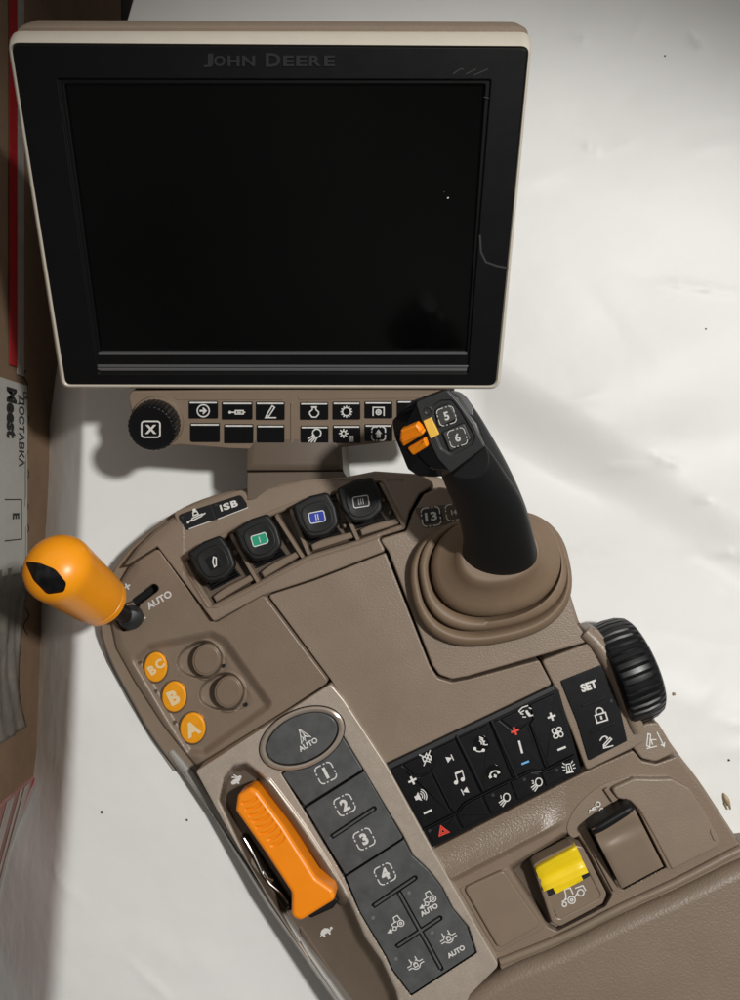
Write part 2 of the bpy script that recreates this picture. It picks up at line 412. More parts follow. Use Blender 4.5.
TURT = [('F', [(-.8, -.3), (.7, -.3), (.55, .2), (.1, .5), (-.4, .4), (-.75, .1)]), ('F', [(.6, -.2), (1.1, -.1), (1.1, .2), (.8, .25)]), ('F', [(-.6, -.3), (-.55, -.65), (-.3, -.6), (-.3, -.3)]), ('F', [(.2, -.3), (.3, -.65), (.55, -.6), (.5, -.3)]), ('F', [(-1.1, -.35), (-.75, -.3), (-.75, -.1)])]
CYL = [('C', [(-.9, -.3), (.5, -.3), (.7, 0), (.5, .3), (-.9, .3)]), [(.7, 0), (1.2, 0)], [(-.4, 0), (.2, 0)]]
SYR = [('C', [(-.25, -.25), (.9, -.25), (.9, .25), (-.25, .25)]), [(-.25, 0), (-1.1, 0)], disc(-1.05, 0, .22), [(0, 0), (.6, 0)], [(.9, 0), (1.2, 0)]]
PERS2 = [disc(0, .75, .25), ('C', [(-.35, .1), (.35, .1), (.25, .55), (-.25, .55)]), ('C', [(-.7, -.5), (.7, -.3), (.8, -.05), (-.6, -.2)]), [(-.7, -.38), (-1.4, -.55)], disc(-1.3, -.55, .16), [(.8, -.2), (1.3, -.05)]]
PEN = [('C', [(-.1, -.75), (.25, -.6), (.55, .6), (.2, .85), (-.15, .1)])]
PENL = [('C', [(-.55, -.5), (-.2, -.65), (.65, .65), (.3, .9)]), [(-.55, -.6), (-.7, -.85), (.9, -.85)]]
ARROWC = [circ(0, 0, 1, 24), box(-.6, -.16, .2, .16), ('F', [(0, -.6), (.65, 0), (0, .6), (-.15, .4), (.25, 0), (-.15, -.4)])]
POT = [('C', [(-.3, .75), (.3, .75), (.3, .4), (.75, 0), (.75, -.35), (.35, -.85), (-.35, -.85), (-.75, -.35), (-.75, 0), (-.3, .4)]), [(-.5, .85), (.5, .85)]]
GEAR = [circ(0, 0, .68, 20)]+[[(.72*math.cos(a), .72*math.sin(a)), (1.0*math.cos(a), 1.0*math.sin(a))] for a in [i*math.pi/6 for i in range(12)]]
PTO = [[(-.8, -.75), (-.8, .5), (.8, .5), (.8, -.75)], circ(0, -.2, .36, 12), circ(0, -.2, .1, 6)]
WLAMP = [('C', arc(.35, .35, .62, 0, 330, 13)), [(.0, -.05), (-.3, .35)], [(-.2, .0), (-1, -.5)], [(0, -.2), (-.9, -.9)], [(.15, -.3), (-.5, -1)], [(.35, -.35), (0, -1)]]
SNOW = [circ(-.45, .25, .35, 8)]+[[(-.45+.35*math.cos(a), .25+.35*math.sin(a)), (-.45+.7*math.cos(a), .25+.7*math.sin(a))] for a in [i*math.pi/4 for i in range(8)]]+[[(.45, -.8), (.4, -.1)], [(.7, -.8), (.65, -.1)], [(.95, -.8), (.9, -.1)], [(.35, -.9), (1.05, -.9)]]
UPB = DASH+[('F', [(-.5, 0), (.5, 0), (0, .65)]), box(-.3, -.6, .3, 0)]
FLAGT = [('C', [(-.9, -.6), (-.55, -.75), (-.45, .7), (-.75, .8)]), [(-.9, -.95), (.3, -.65)], [(-.2, -.5), (-.4, .1), (.25, .1)], [(.3, 1.0), (1.1, -.6)], [(.75, -.45), (1.15, -.7), (1.2, -.2)]]
HITCH = [[(-1.3, -.4), (-.9, .1), (-.5, -.1), (-.1, .15)], ('C', rr(.35, .2, .15)[1]), [(-.1, .15), (.1, .15)]]
IMPL = [circ(-.25, -.35, .33, 12), circ(-.25, -.35, .12, 6), circ(-1.0, -.5, .2, 8), [(-.85, -.2), (-.6, .15), (-.55, .75), (.0, .75), (.05, .1)], [(.1, -.2), (.5, .1)], ('C', arc(.75, .0, .3, 0, 330, 9)), [(.4, .55), (1.15, .55), (1.25, 0)], [(-1.15, -.2), (-.6, -.1)]]
# ================================================================== SETTING
def add_struct(ob): ob['kind'] = 'structure'; return ob
# dark floor under the paper
mb = MB(); mb.plate([(-1400, -1500), (2200, -1500), (2200, 2400), (-1400, 2400)], FL(-.300), .02, .001)
M_floor = mat('dark_floor', (.02, .018, .016), .5, var=.2, vs=8)
add_struct(build(mb, 'floor', M_floor))
# white paper sheet, one real sheet with creases
def dent(x, y, cx, cy, amp, r, ang=0, asp=1):
    a = math.radians(ang); dx, dy = x-cx, y-cy
    u = dx*math.cos(a)+dy*math.sin(a); v = -dx*math.sin(a)+dy*math.cos(a)
    return amp*math.exp(-((u/asp)**2+v*v)/(r*r))
def crease(x, y, x0, y0, x1, y1, amp, w):
    dx, dy = x1-x0, y1-y0; l2 = dx*dx+dy*dy; t = ((x-x0)*dx+(y-y0)*dy)/l2
    tt = max(0, min(1, t)); d = math.hypot(x-x0-tt*dx, y-y0-tt*dy)
    s = (dx*(y-y0)-dy*(x-x0))/math.sqrt(l2)
    return 2.0*amp*math.exp(-d/(w*.7))*(math.sin(math.pi*min(1, max(0, tt)))*.7+.3)*(1 if s > 0 else .4)
DENTS = [(random.uniform(530, 1000), random.uniform(-60, 760), random.choice((-1, 1))*random.uniform(.0005, .0016), random.uniform(5, 15), random.uniform(-60, 60), random.uniform(1.5, 4)) for _ in range(46)]
DENTS += [(random.uniform(60, 260), random.uniform(700, 1000), random.choice((-1, 1))*random.uniform(.0002, .0007), random.uniform(5, 14), random.uniform(-60, 60), random.uniform(1.5, 4)) for _ in range(12)]
def paper_z(X, Y):
    px, py = X*F/ZC+370, 500-Y*F/ZC
    def sst(t): t = max(0, min(1, t)); return t*t*(3-2*t)
    z = .058*sst((py-430)/260)*sst((1300-px)/300)
    if px > 430:
        d_ = (py-(395+(px-560)*.62))*.85
        z -= .024*sst(d_/75)*(1-sst((d_-70)/130))*sst((px-430)/60)
    z += dent(px, py, 640, 400, .007, 60, -28, 2.6)
    z -= dent(px, py, 640, 480, .005, 55, -20, 2.4)
    z += dent(px, py, 700, 40, -.006, 70, -30, 2)
    z += dent(px, py, 620, 190, .003, 60, 10, 2)
    z += dent(px, py, 610, 560, .002, 40, 0, 2)
    z += crease(px, py, 560, 548, 612, 556, .0012, 5)
    z += crease(px, py, 520, 520, 556, 532, .0016, 5)
    z += crease(px, py, 652, 453, 684, 465, .0022, 6)
    z += crease(px, py, 600, 467, 660, 462, .0010, 8)
    z += crease(px, py, 690, 497, 712, 499, .0014, 4)
    z += crease(px, py, 580, 142, 604, 152, .0022, 5)
    z += crease(px, py, 604, 152, 640, 135, .0006, 8)
    z += crease(px, py, 693, 30, 706, 46, .0028, 6)
    z += crease(px, py, 575, 32, 592, 40, .0016, 5)
    z += crease(px, py, 660, 281, 740, 292, .0018, 5)
    z += crease(px, py, 700, 548, 760, 556, .0012, 5)
    z += crease(px, py, 640, 620, 730, 640, .0012, 7)
    z += crease(px, py, 690, 700, 745, 715, .0010, 6)
    z += crease(px, py, 60, 830, 110, 870, .0007, 6)
    z += crease(px, py, 150, 920, 190, 960, .0008, 6)
    for (dx_, dy_, da_, dr_, an_, as_) in DENTS:
        if abs(px-dx_) < 90 and abs(py-dy_) < 90: z += dent(px, py, dx_, dy_, da_, dr_, an_, as_)
    z += .0012*math.sin(px*.019+1.3*math.sin(py*.011))*math.sin(py*.014+.6)
    lo_ = sst((py-430)/260)
    xe = -.2335+.0165*lo_-(.012*((-.1-Y)/.25)**1.5 if Y < -.1 else 0)
    if X < xe:
        t_ = xe-X; r_ = .007+.012*max(0, min(1, (-Y+.05)/.3)); sl_ = 1.35+.28*lo_-.38*sst((py-760)/120)
        z -= (t_*t_/(2*r_)*sl_ if t_ < r_ else sl_*(r_*.5+(t_-r_)))
    if py < -20: z += min(.12, ((-20-py)/500)**2*.10)
    return z
mb = MB(); nx, ny = 330, 370; vs = []; fs = []
for j in range(ny+1):
    for i in range(nx+1):
        v = j/ny; py = -300+v*1500; 
        lx = 8-260*sst((py-700)/220) if py > 440 else 8+(440-py)*.285
        if py < 0: lx = 133
        px = lx+(i/nx)**1.15*(930-lx)
        X, Y = (px-370)/F*ZC, (500-py)/F*ZC
        vs.append((X, Y, paper_z(X, Y)))
w = nx+1
fs = [[j*w+i, (j+1)*w+i, (j+1)*w+i+1, j*w+i+1] for j in range(ny) for i in range(nx)]
mb.add(vs, fs)
M_paper = mat('white_paper', (.76, .76, .74), .5, bs=38, bd=.0007, var=.02, vs=14, spec=.4)
pap = build(mb, 'paper_sheet', M_paper, sharp=180)
pap.modifiers.clear()
so = pap.modifiers.new('thick', 'SOLIDIFY'); so.thickness = .0006; so.offset = -1
add_struct(pap)
# cartons on the left
M_card = mat('corrugated_card', (.185, .118, .07), .75, var=.16, vs=18, bs=300, bd=.0002)
M_card2 = mat('grey_card_film', (.16, .145, .125), .28, var=.3, vs=30, bs=60, bd=.002)
M_rtape = mat('red_tape', (.36, .016, .018), .4, var=.1)
M_wtape = mat('clear_white_tape', (.34, .31, .28), .3, var=.2, vs=40)
M_paperl = mat('label_paper', (.40, .39, .36), .6, var=.05)
M_ink = mat('black_ink', (.015, .015, .015), .6)
M_pinkc = mat('pink_striped_card', (.30, .15, .13), .6, var=.3, vs=25)
bx = -.2925
KX = .2925/.2672
def boxmb(c0, c1, th, h):  # right face from c0 to c1 (xy), body extends th to the left
    d = Vector((c1[0]-c0[0], c1[1]-c0[1])).normalized(); nl = Vector((d.y, -d.x))
    if nl.x > 0: nl = -nl
    a, b = Vector(c0), Vector(c1); P = [a, b, b+nl*th, a+nl*th]
    m = MB(); L0 = [(p.x, p.y, -.299) for p in P]; L1 = [(p.x, p.y, h) for p in P]
    m.loft([[Vector(v) for v in L0], [Vector(v) for v in L1]]); return m
carton = thing('cardboard_box', 'tall brown carton with a red stripe, white delivery label and loose plastic film', 'box', (bx-.1, .15, -.30))
m = boxmb((bx, .62), (bx, -.2405), .25, .22)
build(m, 'carton_body', M_card, carton, bevel=.001)
class XP:  # vertical face x = const as a plane for hit()
    def __init__(s, x): s.x = x; s.n = Vector((1, 0, 0))
    def hit(s, px, py, off=0):
        t = (s.x+off)/((px-370)/F); return Vector((s.x+off, (500-py)/F*t, ZC-t))
def facequad(m, y0, y1, z0, z1, off, mi=0, th=.0006):
    y0, y1, z0, z1 = y0*KX, y1*KX, ZC-(ZC-z0)*KX, ZC-(ZC-z1)*KX
    m.loft([[Vector((bx+o, y, z)) for y, z in ((y0, z0), (y1, z0), (y1, z1), (y0, z1))] for o in (off-th, off)], mi)
m = MB(); facequad(m, .10, .62, .0595, .073, .0016); build(m, 'red_stripe', M_rtape, carton, smooth=False)
m = MB(); facequad(m, .095, .62, .046, .059, .0012); build(m, 'clear_tape', M_wtape, carton, smooth=False)
# delivery label
m = MB(); facequad(m, -.055, .088, .044, .13, .0030, 0)
def facetext(m, t, y, z, h, rot, mi=1, bold=.02, sx=1, zs=1):
    vs, fs = text_mesh(t, bold); a = math.radians(rot); ca, sa = math.cos(a), math.sin(a)
    # face seen from +x : screen right = -? use local u=-y (down the picture), v=z (towards the left of the picture -> up)
    y *= KX; z = ZC-(ZC-z)*KX
    m.add([Vector((bx+.0034, y+h*((x*sx)*ca-yy*sa), z+h*zs*((x*sx)*sa+yy*ca))) for x, yy in vs], fs, mi)
facetext(m, 'Meest', .064, .0735, .0130, 180, bold=.05, zs=1.5)
facetext(m, 'ДОСТАВКА', .052, .0565, .0098, 180, bold=.02, zs=1.4)
facetext(m, 'L5', .080, .0485, .005, 180, zs=1.6)
facetext(m, 'E', -.012, .066, .008, 180, bold=.04, zs=1.6)
for y_, z_ in ((.036, .0465), (.030, .0485), (-.02, .0475)): facequad(m, y_-.035, y_, z_, z_+.0004, .0032, 1, .0002)
for a_ in (.000, -.030): facequad(m, a_, a_+.0008, .055, .085, .0033, 1, .0002)
facequad(m, -.03, .0, .0545, .0552, .0033, 1, .0002)
build(m, 'delivery_label', [M_paperl, M_ink], carton, smooth=False)
# crumpled film hanging down the box side
m = MB(); n1, n2 = 40, 22; vs = []
for j in range(n1+1):
    for i in range(n2+1):
        y = -.05-.125*j/n1; top = .12; low = .030+.022*math.sin(j/n1*3.1)+.012*(j/n1)
        z = low+(top-low)*i/n2
        vs.append((bx+.002+.0009*math.sin(i*1.3+j*.12)+.0007*math.sin(i*.6-j*.25)+.0002*random.random(), y*KX, ZC-(ZC-z)*KX))
m.add(vs, [[j*(n2+1)+i, (j+1)*(n2+1)+i, (j+1)*(n2+1)+i+1, j*(n2+1)+i+1] for j in range(n1) for i in range(n2)])
o = build(m, 'plastic_film', M_card2, carton, sharp=180); o.modifiers.clear(); sd = o.modifiers.new('t', 'SOLIDIFY'); sd.thickness = .0004
# handwriting on the box edge
m = MB()
pts = [(bx+.0005, .11-.005*q_, -.022+.007*math.sin(q_*1.7)*math.cos(q_*.37)) for q_ in range(46)]
m.tube(spline(pts, 3, False), .0004, 5)
build(m, 'marker_writing', M_ink, carton)
c0, c1 = (-.2900, -.2400), (-.3481, -.3945)
parcel = thing('cardboard_box', 'pinkish striped parcel with red and white tape along its edge, at the lower left', 'box', (-.38, -.34, -.30))
build(boxmb(c0, c1, .2, .16), 'carton_body', M_pinkc, parcel, bevel=.001)
dv = (Vector(c1)-Vector(c0)); nrm = Vector((-dv.y, dv.x)).normalized(); nrm = nrm if nrm.x > 0 else -nrm
def pstrip(m, z0, z1, off, mi=0, t0=0, t1=1):
    A = Vector(c0)+dv*t0; B = Vector(c0)+dv*t1
    L = []
    for o_ in (off-.0005, off):
        a = A+nrm*o_; b = B+nrm*o_; d0, d1 = .053+.052*t0, .053+.052*t1
        L.append([Vector((a.x, a.y, z0-d0)), Vector((b.x, b.y, z0-d1)), Vector((b.x, b.y, z1-d1)), Vector((a.x, a.y, z1-d0))])
    m.loft(L, mi)
m = MB(); pstrip(m, .002, .007, .001); pstrip(m, .0172, .021, .001); build(m, 'red_tape', M_rtape, parcel, smooth=False)
m = MB(); pstrip(m, .0075, .0168, .0012)
for k in range(5): pstrip(m, .009, .015, .0014, 1, .04+.2*k, .075+.2*k); pstrip(m, .0105, .0135, .0016, 0, .05+.2*k, .065+.2*k)
build(m, 'white_tape', [M_wtape, M_ink], parcel, smooth=False)
m = MB()
for k, (a, b) in enumerate(((.03, .04), (.046, .05), (.062, .075), (.09, .093))): pstrip(m, a, b, .0012)
build(m, 'printed_stripes', M_wtape, parcel, smooth=False)
# crumbs and an insect husk on the paper
M_crumb = mat('crumb', (.05, .04, .03), .8); M_husk = mat('husk', (.35, .27, .16), .5, var=.3, vs=300)
def on_paper(px, py):
    z = 0
    for _ in range(12):
        X, Y = (px-370)/F*(ZC-z), (500-py)/F*(ZC-z); z = paper_z(X, Y)
    return Vector((X, Y, z))
for_spots = 0
spots = [(102, 812, 1.3, 'dark crumb on the white paper between the cardboard boxes and the console'),
         (187, 820, 1.0, 'tiny dark crumb on the paper hard by the left edge of the console'),
         (665, 56, .8, 'dark speck high on the paper, right of the monitor top corner'),
         (706, 329, .8, 'dark speck on the bright paper right of the monitor bottom corner'),
         (729, 760, 1.0, 'dark speck on the paper just above the insect husk'),
         (674, 694, 1.5, 'light brown crumb on the paper beside the knurled dial')]
for px, py, sz, lb in spots:
    p = on_paper(px, py)
    m = MB(); m.lathe(p+Vector((0, 0, -.0002)), Vector((0, 0, 1)), [(.0004*sz, 0), (.0009*sz, .0004*sz), (.0007*sz, .0009*sz), (.0002*sz, .0011*sz)], 9, rmod=lambda i, k: .7+.6*((i*37+k*11) % 7)/7)
    o = build(m, 'crumb', M_husk if sz > 1.4 else M_crumb); o['label'] = lb; o['category'] = 'crumb'; o['group'] = 'crumbs scattered on the paper'
p = on_paper(726, 799)
m = MB(); d = Vector((.0022, -.0048, .0004))
m.tube([p-d+Vector((0, 0, .0012)), p-d*.5+Vector((0, 0, .0016)), p+Vector((0, 0, .0018)), p+d*.6+Vector((0, 0, .0014)), p+d+Vector((0, 0, .0008))], lambda t: .0004+.0016*math.sin(math.pi*t), 10)
for k in (-1, 1):
    m.tube([p+Vector((k*.0008, .001, .0016)), p+Vector((k*.0018+.0005, -.003, .0014)), p+Vector((k*.0012+.002, -.0075, .0006))], .0006, 6)
o = build(m, 'insect_husk', M_husk); o['label'] = 'small straw coloured insect husk lying on the paper by the right edge'; o['category'] = 'insect husk'

# ================================================================== MONITOR
MP = PL((300, 45, .208), (400, 45, .208), (370, 385, .110))
mon = thing('display_monitor', 'large tilted touch monitor with black screen, cream rim and a strip of buttons below', 'monitor', W(280, 470, .06))
def rq(c, r=8, seg=6): return rnd([(*p, r) for p in c], r, seg)
def mloop(c, r, off): return [MP.hit(x, y, off) for x, y in rq(c, r)]
def mloops(m, L, mi=0, cap0=True, cap1=True): m.loft([mloop(*l) for l in L], mi, cap0, cap1)
m = MB()
mloops(m, [([(60, 60), (470, 60), (450, 330), (110, 330)], 12, -.055), ([(30, 35), (515, 36), (480, 375), (80, 375)], 12, -.035),
           ([(25, 20), (523, 22), (492, 386), (70, 386)], 12, -.022), ([(16, 24), (529, 25.5), (497, 387.5), (64, 387)], 11, -.013), ([(14, 28), (529, 29), (497, 387), (64, 386.5)], 10, -.011)])
build(m, 'back_housing', M_br, mon)
m = MB()
mloops(m, [([(11, 31), (530, 31), (499, 388), (62, 387)], 11, -.0125), ([(9, 31), (531.5, 32), (500, 388.5), (61.5, 387.5)], 11, -.011), ([(7.5, 34), (532, 35), (499.5, 389), (61.5, 388)], 11, -.006),
           ([(7, 39), (532, 42), (499, 389), (61.5, 388)], 10, -.002), ([(8, 41.5), (530.5, 45), (498, 388), (62.5, 387)], 9, -.0003), ([(9.2, 42.5), (529.5, 46), (497, 387), (63.6, 386)], 8, 0), ([(11, 44), (528, 47.5), (495.5, 385.3), (65.4, 384.3)], 7, -.001), ([(13, 46), (526, 49.5), (494, 384), (67, 383)], 7, -.0075)])
build(m, 'rim', M_cream, mon)
cut = MB(); cut.plate(rq([(56, 78), (492, 79), (468.5, 374.5), (97, 375)], 2, 2), MP, .0026, 0.00001, 0, off=.0012+.0006, flare=-.0006, seg=1)
cut2 = MB(); cut2.plate(rq([(63, 84), (486, 84), (467, 353), (99, 353)], 2, 2), MP, .0055, .00001, 0, off=.0012, seg=1)
M_let = mat('raised_letter_black', (.03, .03, .031), .22)
m0 = MB(); m0.plate(rq([(11.5, 44.5), (527.5, 48), (495, 385), (66, 384)], 6), MP, .008, .00001, 0, off=.0006)
bz = build(m0, 'bezel', [M_bez], mon, cuts=[cut, cut2], bevel=.0005)
mm = MB(); mm.lay = 0
mm.v, mm.f, mm.m = [], [], []
for (t, x, y, h, wd_) in (('J', 208, 60.5, 14, 10), ('O', 219.5, 61, 11, 11.5), ('H', 233.5, 61, 11, 12), ('N', 248.5, 61, 11, 13), ('D', 273, 60, 14, 15), ('E', 288.5, 61, 11, 11), ('E', 301.5, 61, 11, 11), ('R', 315, 61, 11, 12), ('E', 329.5, 61, 11, 11)):
    mm.text(t, x, y, h, 0, MP, 0, .0011, .03, 1, wd_)
o = build(mm, 'lettering', [M_let], bz, smooth=False); sd = o.modifiers.new('t', 'SOLIDIFY'); sd.thickness = .0005; sd.offset = -1
mm = MB()
mm.icon([[(480, -235), (481, -252), (486, -262), (497, -266), (508, -268)]], 0, 0, 1, 0, MP, 2.0, 0, .0007)
build(mm, 'scratch', M_scrt, bz, smooth=False)
mm = MB()
mm.icon([[(453, -74), (460, -69), (464, -69)], [(466, -74), (476, -69)], [(474, -75), (488, -69)], [(484, -97), (489, -98)]], 0, 0, 1, 0, MP, .8, 0, .0007)
build(mm, 'scratch', M_scrt, bz, smooth=False)
m = MB(); m.plate(rq([(60, 81), (489, 81), (469, 356), (96, 356)], 2), MP, .002, .0002, 0, off=-.0034)
scn = build(m, 'screen', M_scr, mon)
m = MB()
m.plate(ell(448, 198, 1.1, .7, 30, 10), MP, .0003, .00005, 0, off=-.0033); build(m, 'dust_speck', M_wht, scn)
m = MB(); m.plate(ell(444, 192, .8, .5, -20, 10), MP, .0003, .00005, 0, off=-.0033); build(m, 'dust_speck', M_scrt, scn)
m = MB(); m.plate(rq([(98, 352.3), (467, 352.3), (467, 355.2), (98, 355.2)], .8), MP, .003, .0003, 0, off=.0002)
m.plate([(94, 364.8), (468, 365.5), (467.5, 368), (95, 367.4)], MP, .004, .0003, 0, off=-.0002)
m.plate([(95, 368.2), (467, 368.8), (466.5, 371.4), (100, 371)], MP, .004, .0004, 0, off=.0002)
build(m, 'sill_trim', M_sill, mon)
# bracket behind
m = MB()
m.loft([[W(x, y, z) for x, y, z in q] for q in (
    [(252, 330, .02), (338, 330, .02), (352, 495, .02), (248, 495, .02)],
    [(250, 330, .085), (335, 330, .085), (343, 470, .088), (247, 470, .088)],
    [(262, 340, .09), (325, 340, .09), (335, 463, .091), (255, 463, .091)])])
m.plate([(247, 472), (343, 471), (356, 489), (352, 500), (247, 500)], PL((247, 472, .088), (343, 472, .088), (300, 495, .092)), .03, .001)
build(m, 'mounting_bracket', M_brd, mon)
# control strip
SP = PL((300, 392, .103), (400, 392, .103), (300, 448, .0885))
strip = MB()
so_ = [(128, 396), (132, 391), (300, 389), (455, 386), (452, 438), (391, 442), (330, 449), (283, 450.5), (230, 449), (180, 445), (165, 447), (143, 440), (134, 425)]
strip.plate(rnd(so_, 5), SP, .012, .0012)
strip.plate(caps(292, 404, 292, 442, 3), SP, .002, .0005, 0, off=.0008)
strip.plate(rnd([(174, 396.5), (284, 396), (284, 400), (176, 400)], 2), SP, .002, .0003, 0, off=.0004)
strip.plate(rnd([(298, 396), (440, 394), (440, 398), (298, 400)], 2), SP, .002, .0003, 0, off=.0004)
st = build(strip, 'control_strip', M_brs, mon)
icons = {(0, 0): ARROWC, (0, 1): SYR, (0, 2): PENL, (0, 3): POT, (0, 4): GEAR, (0, 5): PTO, (1, 3): WLAMP, (1, 4): SNOW, (1, 5): UPB}
bt = {(0, 0): (188.6, 217.8, 401.2, 418.6), (0, 1): (221.7, 252.4, 402, 419.6), (0, 2): (255.8, 284.6, 402, 420), (1, 0): (190, 219.7, 423.3, 442.2), (1, 1): (224, 253.3, 424.4, 443.4), (1, 2): (256.7, 284.4, 425, 443.5),
      (0, 3): (300, 328.3, 402.4, 419.8), (0, 4): (332.6, 360.4, 402, 419.6), (0, 5): (364.6, 392.4, 401.5, 418.4), (0, 6): (397, 425, 400.5, 417.5), (1, 3): (300.5, 328.4, 426, 443.4), (1, 4): (332.8, 360.4, 425.4, 443), (1, 5): (364.6, 392.4, 424.4, 441.2), (1, 6): (397, 425, 423, 439)}
for (r, c), (x0, x1, y0, y1) in bt.items():
    m = MB(); sk = 3 if (r == 1 and c == 0) else 1.2
    m.plate(rnd([(x0, y0), (x1, y0), (x1, y1), (x0, y1, sk)], 1.2), SP, .003, .0004, 0, off=.0009)
    m.plate(rnd([(x0+1, y0+.8), (x1-1, y0+.8), (x1-1, y0+2.3), (x0+1, y0+2.3)], .5), SP, .001, .0001, 1, off=.0011)
    cx, cy = (x0+x1)/2, (y0+y1)/2+1.5
    if (r, c) in icons:
        ic = icons[(r, c)]
        m.icon(ic, cx, cy-(.6 if c != 1 else 0), 6.0 if ic in (ARROWC, POT, GEAR) else 6.8, 0, SP, 1.25, 1, .0010)
    build(m, 'button', [M_gloss, M_wht], st)
kn = MB(); ko = SP.hit(158, 421, 0); ax = SP.n
kn.lathe(ko, ax, [(.0185, -.001), (.0185, .003), (.0178, .004)], 48, 2)
def km(i, k): return 1-(.055 if i % 4 == 0 else 0)*(1 if k in (1, 2, 3) else 0)
kn.lathe(ko, ax, [(.0165, .004), (.0172, .0055), (.0165, .0185), (.0158, .0200), (.0150, .0206)], 120, 0, km)
kn.lathe(ko, ax, [(.0152, .0195), (.0152, .0212), (.0148, .0218), (.0135, .0218), (.0128, .0214), (.0001, .0214)], 64, 0)
KP = PL((100, 430, .1), (200, 430, .1), (150, 400, .1)); KP.n = ax.copy(); KP.p = ko+ax*.0215
cpx = ko+ax*.0215; dd = ZC-cpx.z; kx, ky = cpx.x/dd*F+370, 500-cpx.y/dd*F
kn.icon([rr(1.15, 1, .35)], kx, ky, 8, 0, KP, 1.5, 1, .0001); kn.text('X', kx, ky, 9, 0, KP, 1, .00012, .04, 1.1)
build(kn, 'knob', [M_blk, M_wht, M_brs], st)

# ================================================================== CONSOLE
con = thing('armrest_console', 'brown tractor armrest console with joystick, orange levers and many buttons, lying on white paper', 'control console', (-.02, -.12, 0))
sil = [(243, 489), (200, 500), (172, 514), (148, 532), (128, 550), (112, 572), (103, 598), (99.5, 628), (110, 660), (130, 698), (153, 738), (182, 776), (224, 832), (282, 920), (345, 1005), (440, 1120), (700, 1150), (860, 1000), (760, 868), (738, 840), (700, 782), (680, 756), (655, 720), (620, 660), (585, 632), (572, 600), (560, 560), (530, 515), (470, 488), (420, 474), (345, 477)]
base = spline(sil, 3); cc = (420, 760)
base = ray_resample(base, 200, cc)
def sc(poly, px): # shrink polygon by px pixels towards centre
    o = []
    for x, y in poly:
        d = math.hypot(x-cc[0], y-cc[1]); k = (d-px)/d; o.append((cc[0]+(x-cc[0])*k, cc[1]+(y-cc[1])*k))
    return o
m = MB()
m.loft([[W(x, y, z) for x, y in sc(base, s_)] for s_, z in ((40, .001), (26, .02), (10, .048), (2, .060), (0, .066), (2, .0675), (8, .0672), (30, .067))])
build(m, 'shell', M_brs, con)
# base pan edge
m = MB()
pe = [(166, 752), (184, 778), (212, 817), (264, 903), (331, 998), (376, 1062), (392, 1062), (343, 998), (276, 903), (226, 820), (196, 776), (172, 748)]
m.plate(rnd(pe, 3), PL((240, 870, .0830), (150, 740, .067), (330, 870, .0830)), .030, .0022)
pe2 = [(97.5, 628), (107, 662), (126, 700), (150, 741), (172, 772), (200, 772), (165, 720), (125, 640)]
m.plate(rnd(pe2, 3), FL(.060), .012, .002)
build(m, 'base_pan', M_pan, con)
# --- cowl around the lever bank
CP = PL((180, 560, .0915), (400, 520, .104), (270, 480, .0930))
cowl = [(420, 474), (375, 471), (345, 477), (300, 480), (247, 489.5), (205, 500), (176, 513), (154, 529), (136, 546), (121, 566), (126, 565, 0), (157, 546.5, 0), (213.5, 622), (262, 595.5), (313, 579), (385.5, 551), (378, 537), (405, 529), (409, 512), (419, 494), (436, 484)]
bay = [(185, 562), (231, 534), (276, 514), (291, 508), (337, 493), (380, 482), (403, 524), (358, 540), (309, 555), (303, 558), (258, 582), (211, 606)]
cwo = rnd(cowl, 4); bayf = rec_fn(rnd(bay, 2)); outer_edge = [(119, 569), (136, 546), (154, 529), (176, 513), (205, 500), (247, 489.5), (300, 480), (345, 477), (375, 471)]
def edist(line, x, y): 
    return min(math.sqrt(((x-a[0]-(b[0]-a[0])*t)**2+(y-a[1]-(b[1]-a[1])*t)**2)) for a, b in zip(line, line[1:]) for t in (max(0, min(1, ((x-a[0])*(b[0]-a[0])+(y-a[1])*(b[1]-a[1]))/((b[0]-a[0])**2+(b[1]-a[1])**2))),))
def cowl_h(x, y):
    e = edist(outer_edge, x, y)
    h = -.0045*(1-min(1, e/16))**2*(1 if x < 260 else max(0, 1-(x-260)/60))
    b_ = bayf(x, y)
    h += .0012*sst(1-abs(b_-3.0)/3.0) if 0 < b_ < 6 else 0
    if b_ < 0: h -= .0095*sst(-b_/1.6)
    return h
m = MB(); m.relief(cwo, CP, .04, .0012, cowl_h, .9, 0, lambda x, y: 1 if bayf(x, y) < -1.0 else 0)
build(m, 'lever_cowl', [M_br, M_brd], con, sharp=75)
# label insert
m = MB(); lp = rnd([(173.5, 513), (242, 491), (252, 507.5), (183.5, 534)], 5)
m.plate(rnd([(172.3, 511.8), (242.6, 489), (254.3, 508), (183, 535.8)], 6), CP, .0035, .0008, 2, off=-.0006)
m.plate(rnd([(177, 515), (240.5, 494.5), (249, 507), (185.5, 531)], 4), CP, .003, .0004, 0, off=.0002)
m.text('I', 221, 508, 6.6, 17, CP, 1, .0003, .05, 1.1); m.text('S', 226.5, 506.3, 6.8, 17, CP, 1, .0003, .04, 1, 6.8); m.text('B', 234.2, 503.7, 6.6, 17, CP, 1, .0003, .04, 1, 6.8)
m.icon(PERS2, 196, 515.5, 7.5, 18, CP, 1.2, 1, .0003)
m.icon([[(189, -529), (211, -521)], [(218, -519), (248, -507.5)]], 0, 0, 1, 0, CP, .8, 1, .0003)
m.icon([[(210, -504.5), (216, -520.5)]], 0, 0, 1, 0, CP, .8, 3, .00028)
m.plate(ell(182.5, 517.5, 1.4, 1.4, 0, 12), CP, .001, .0001, 3, off=.0003); m.plate(ell(216, 505, 1.2, 1.2, 0, 12), CP, .001, .0001, 3, off=.0003)
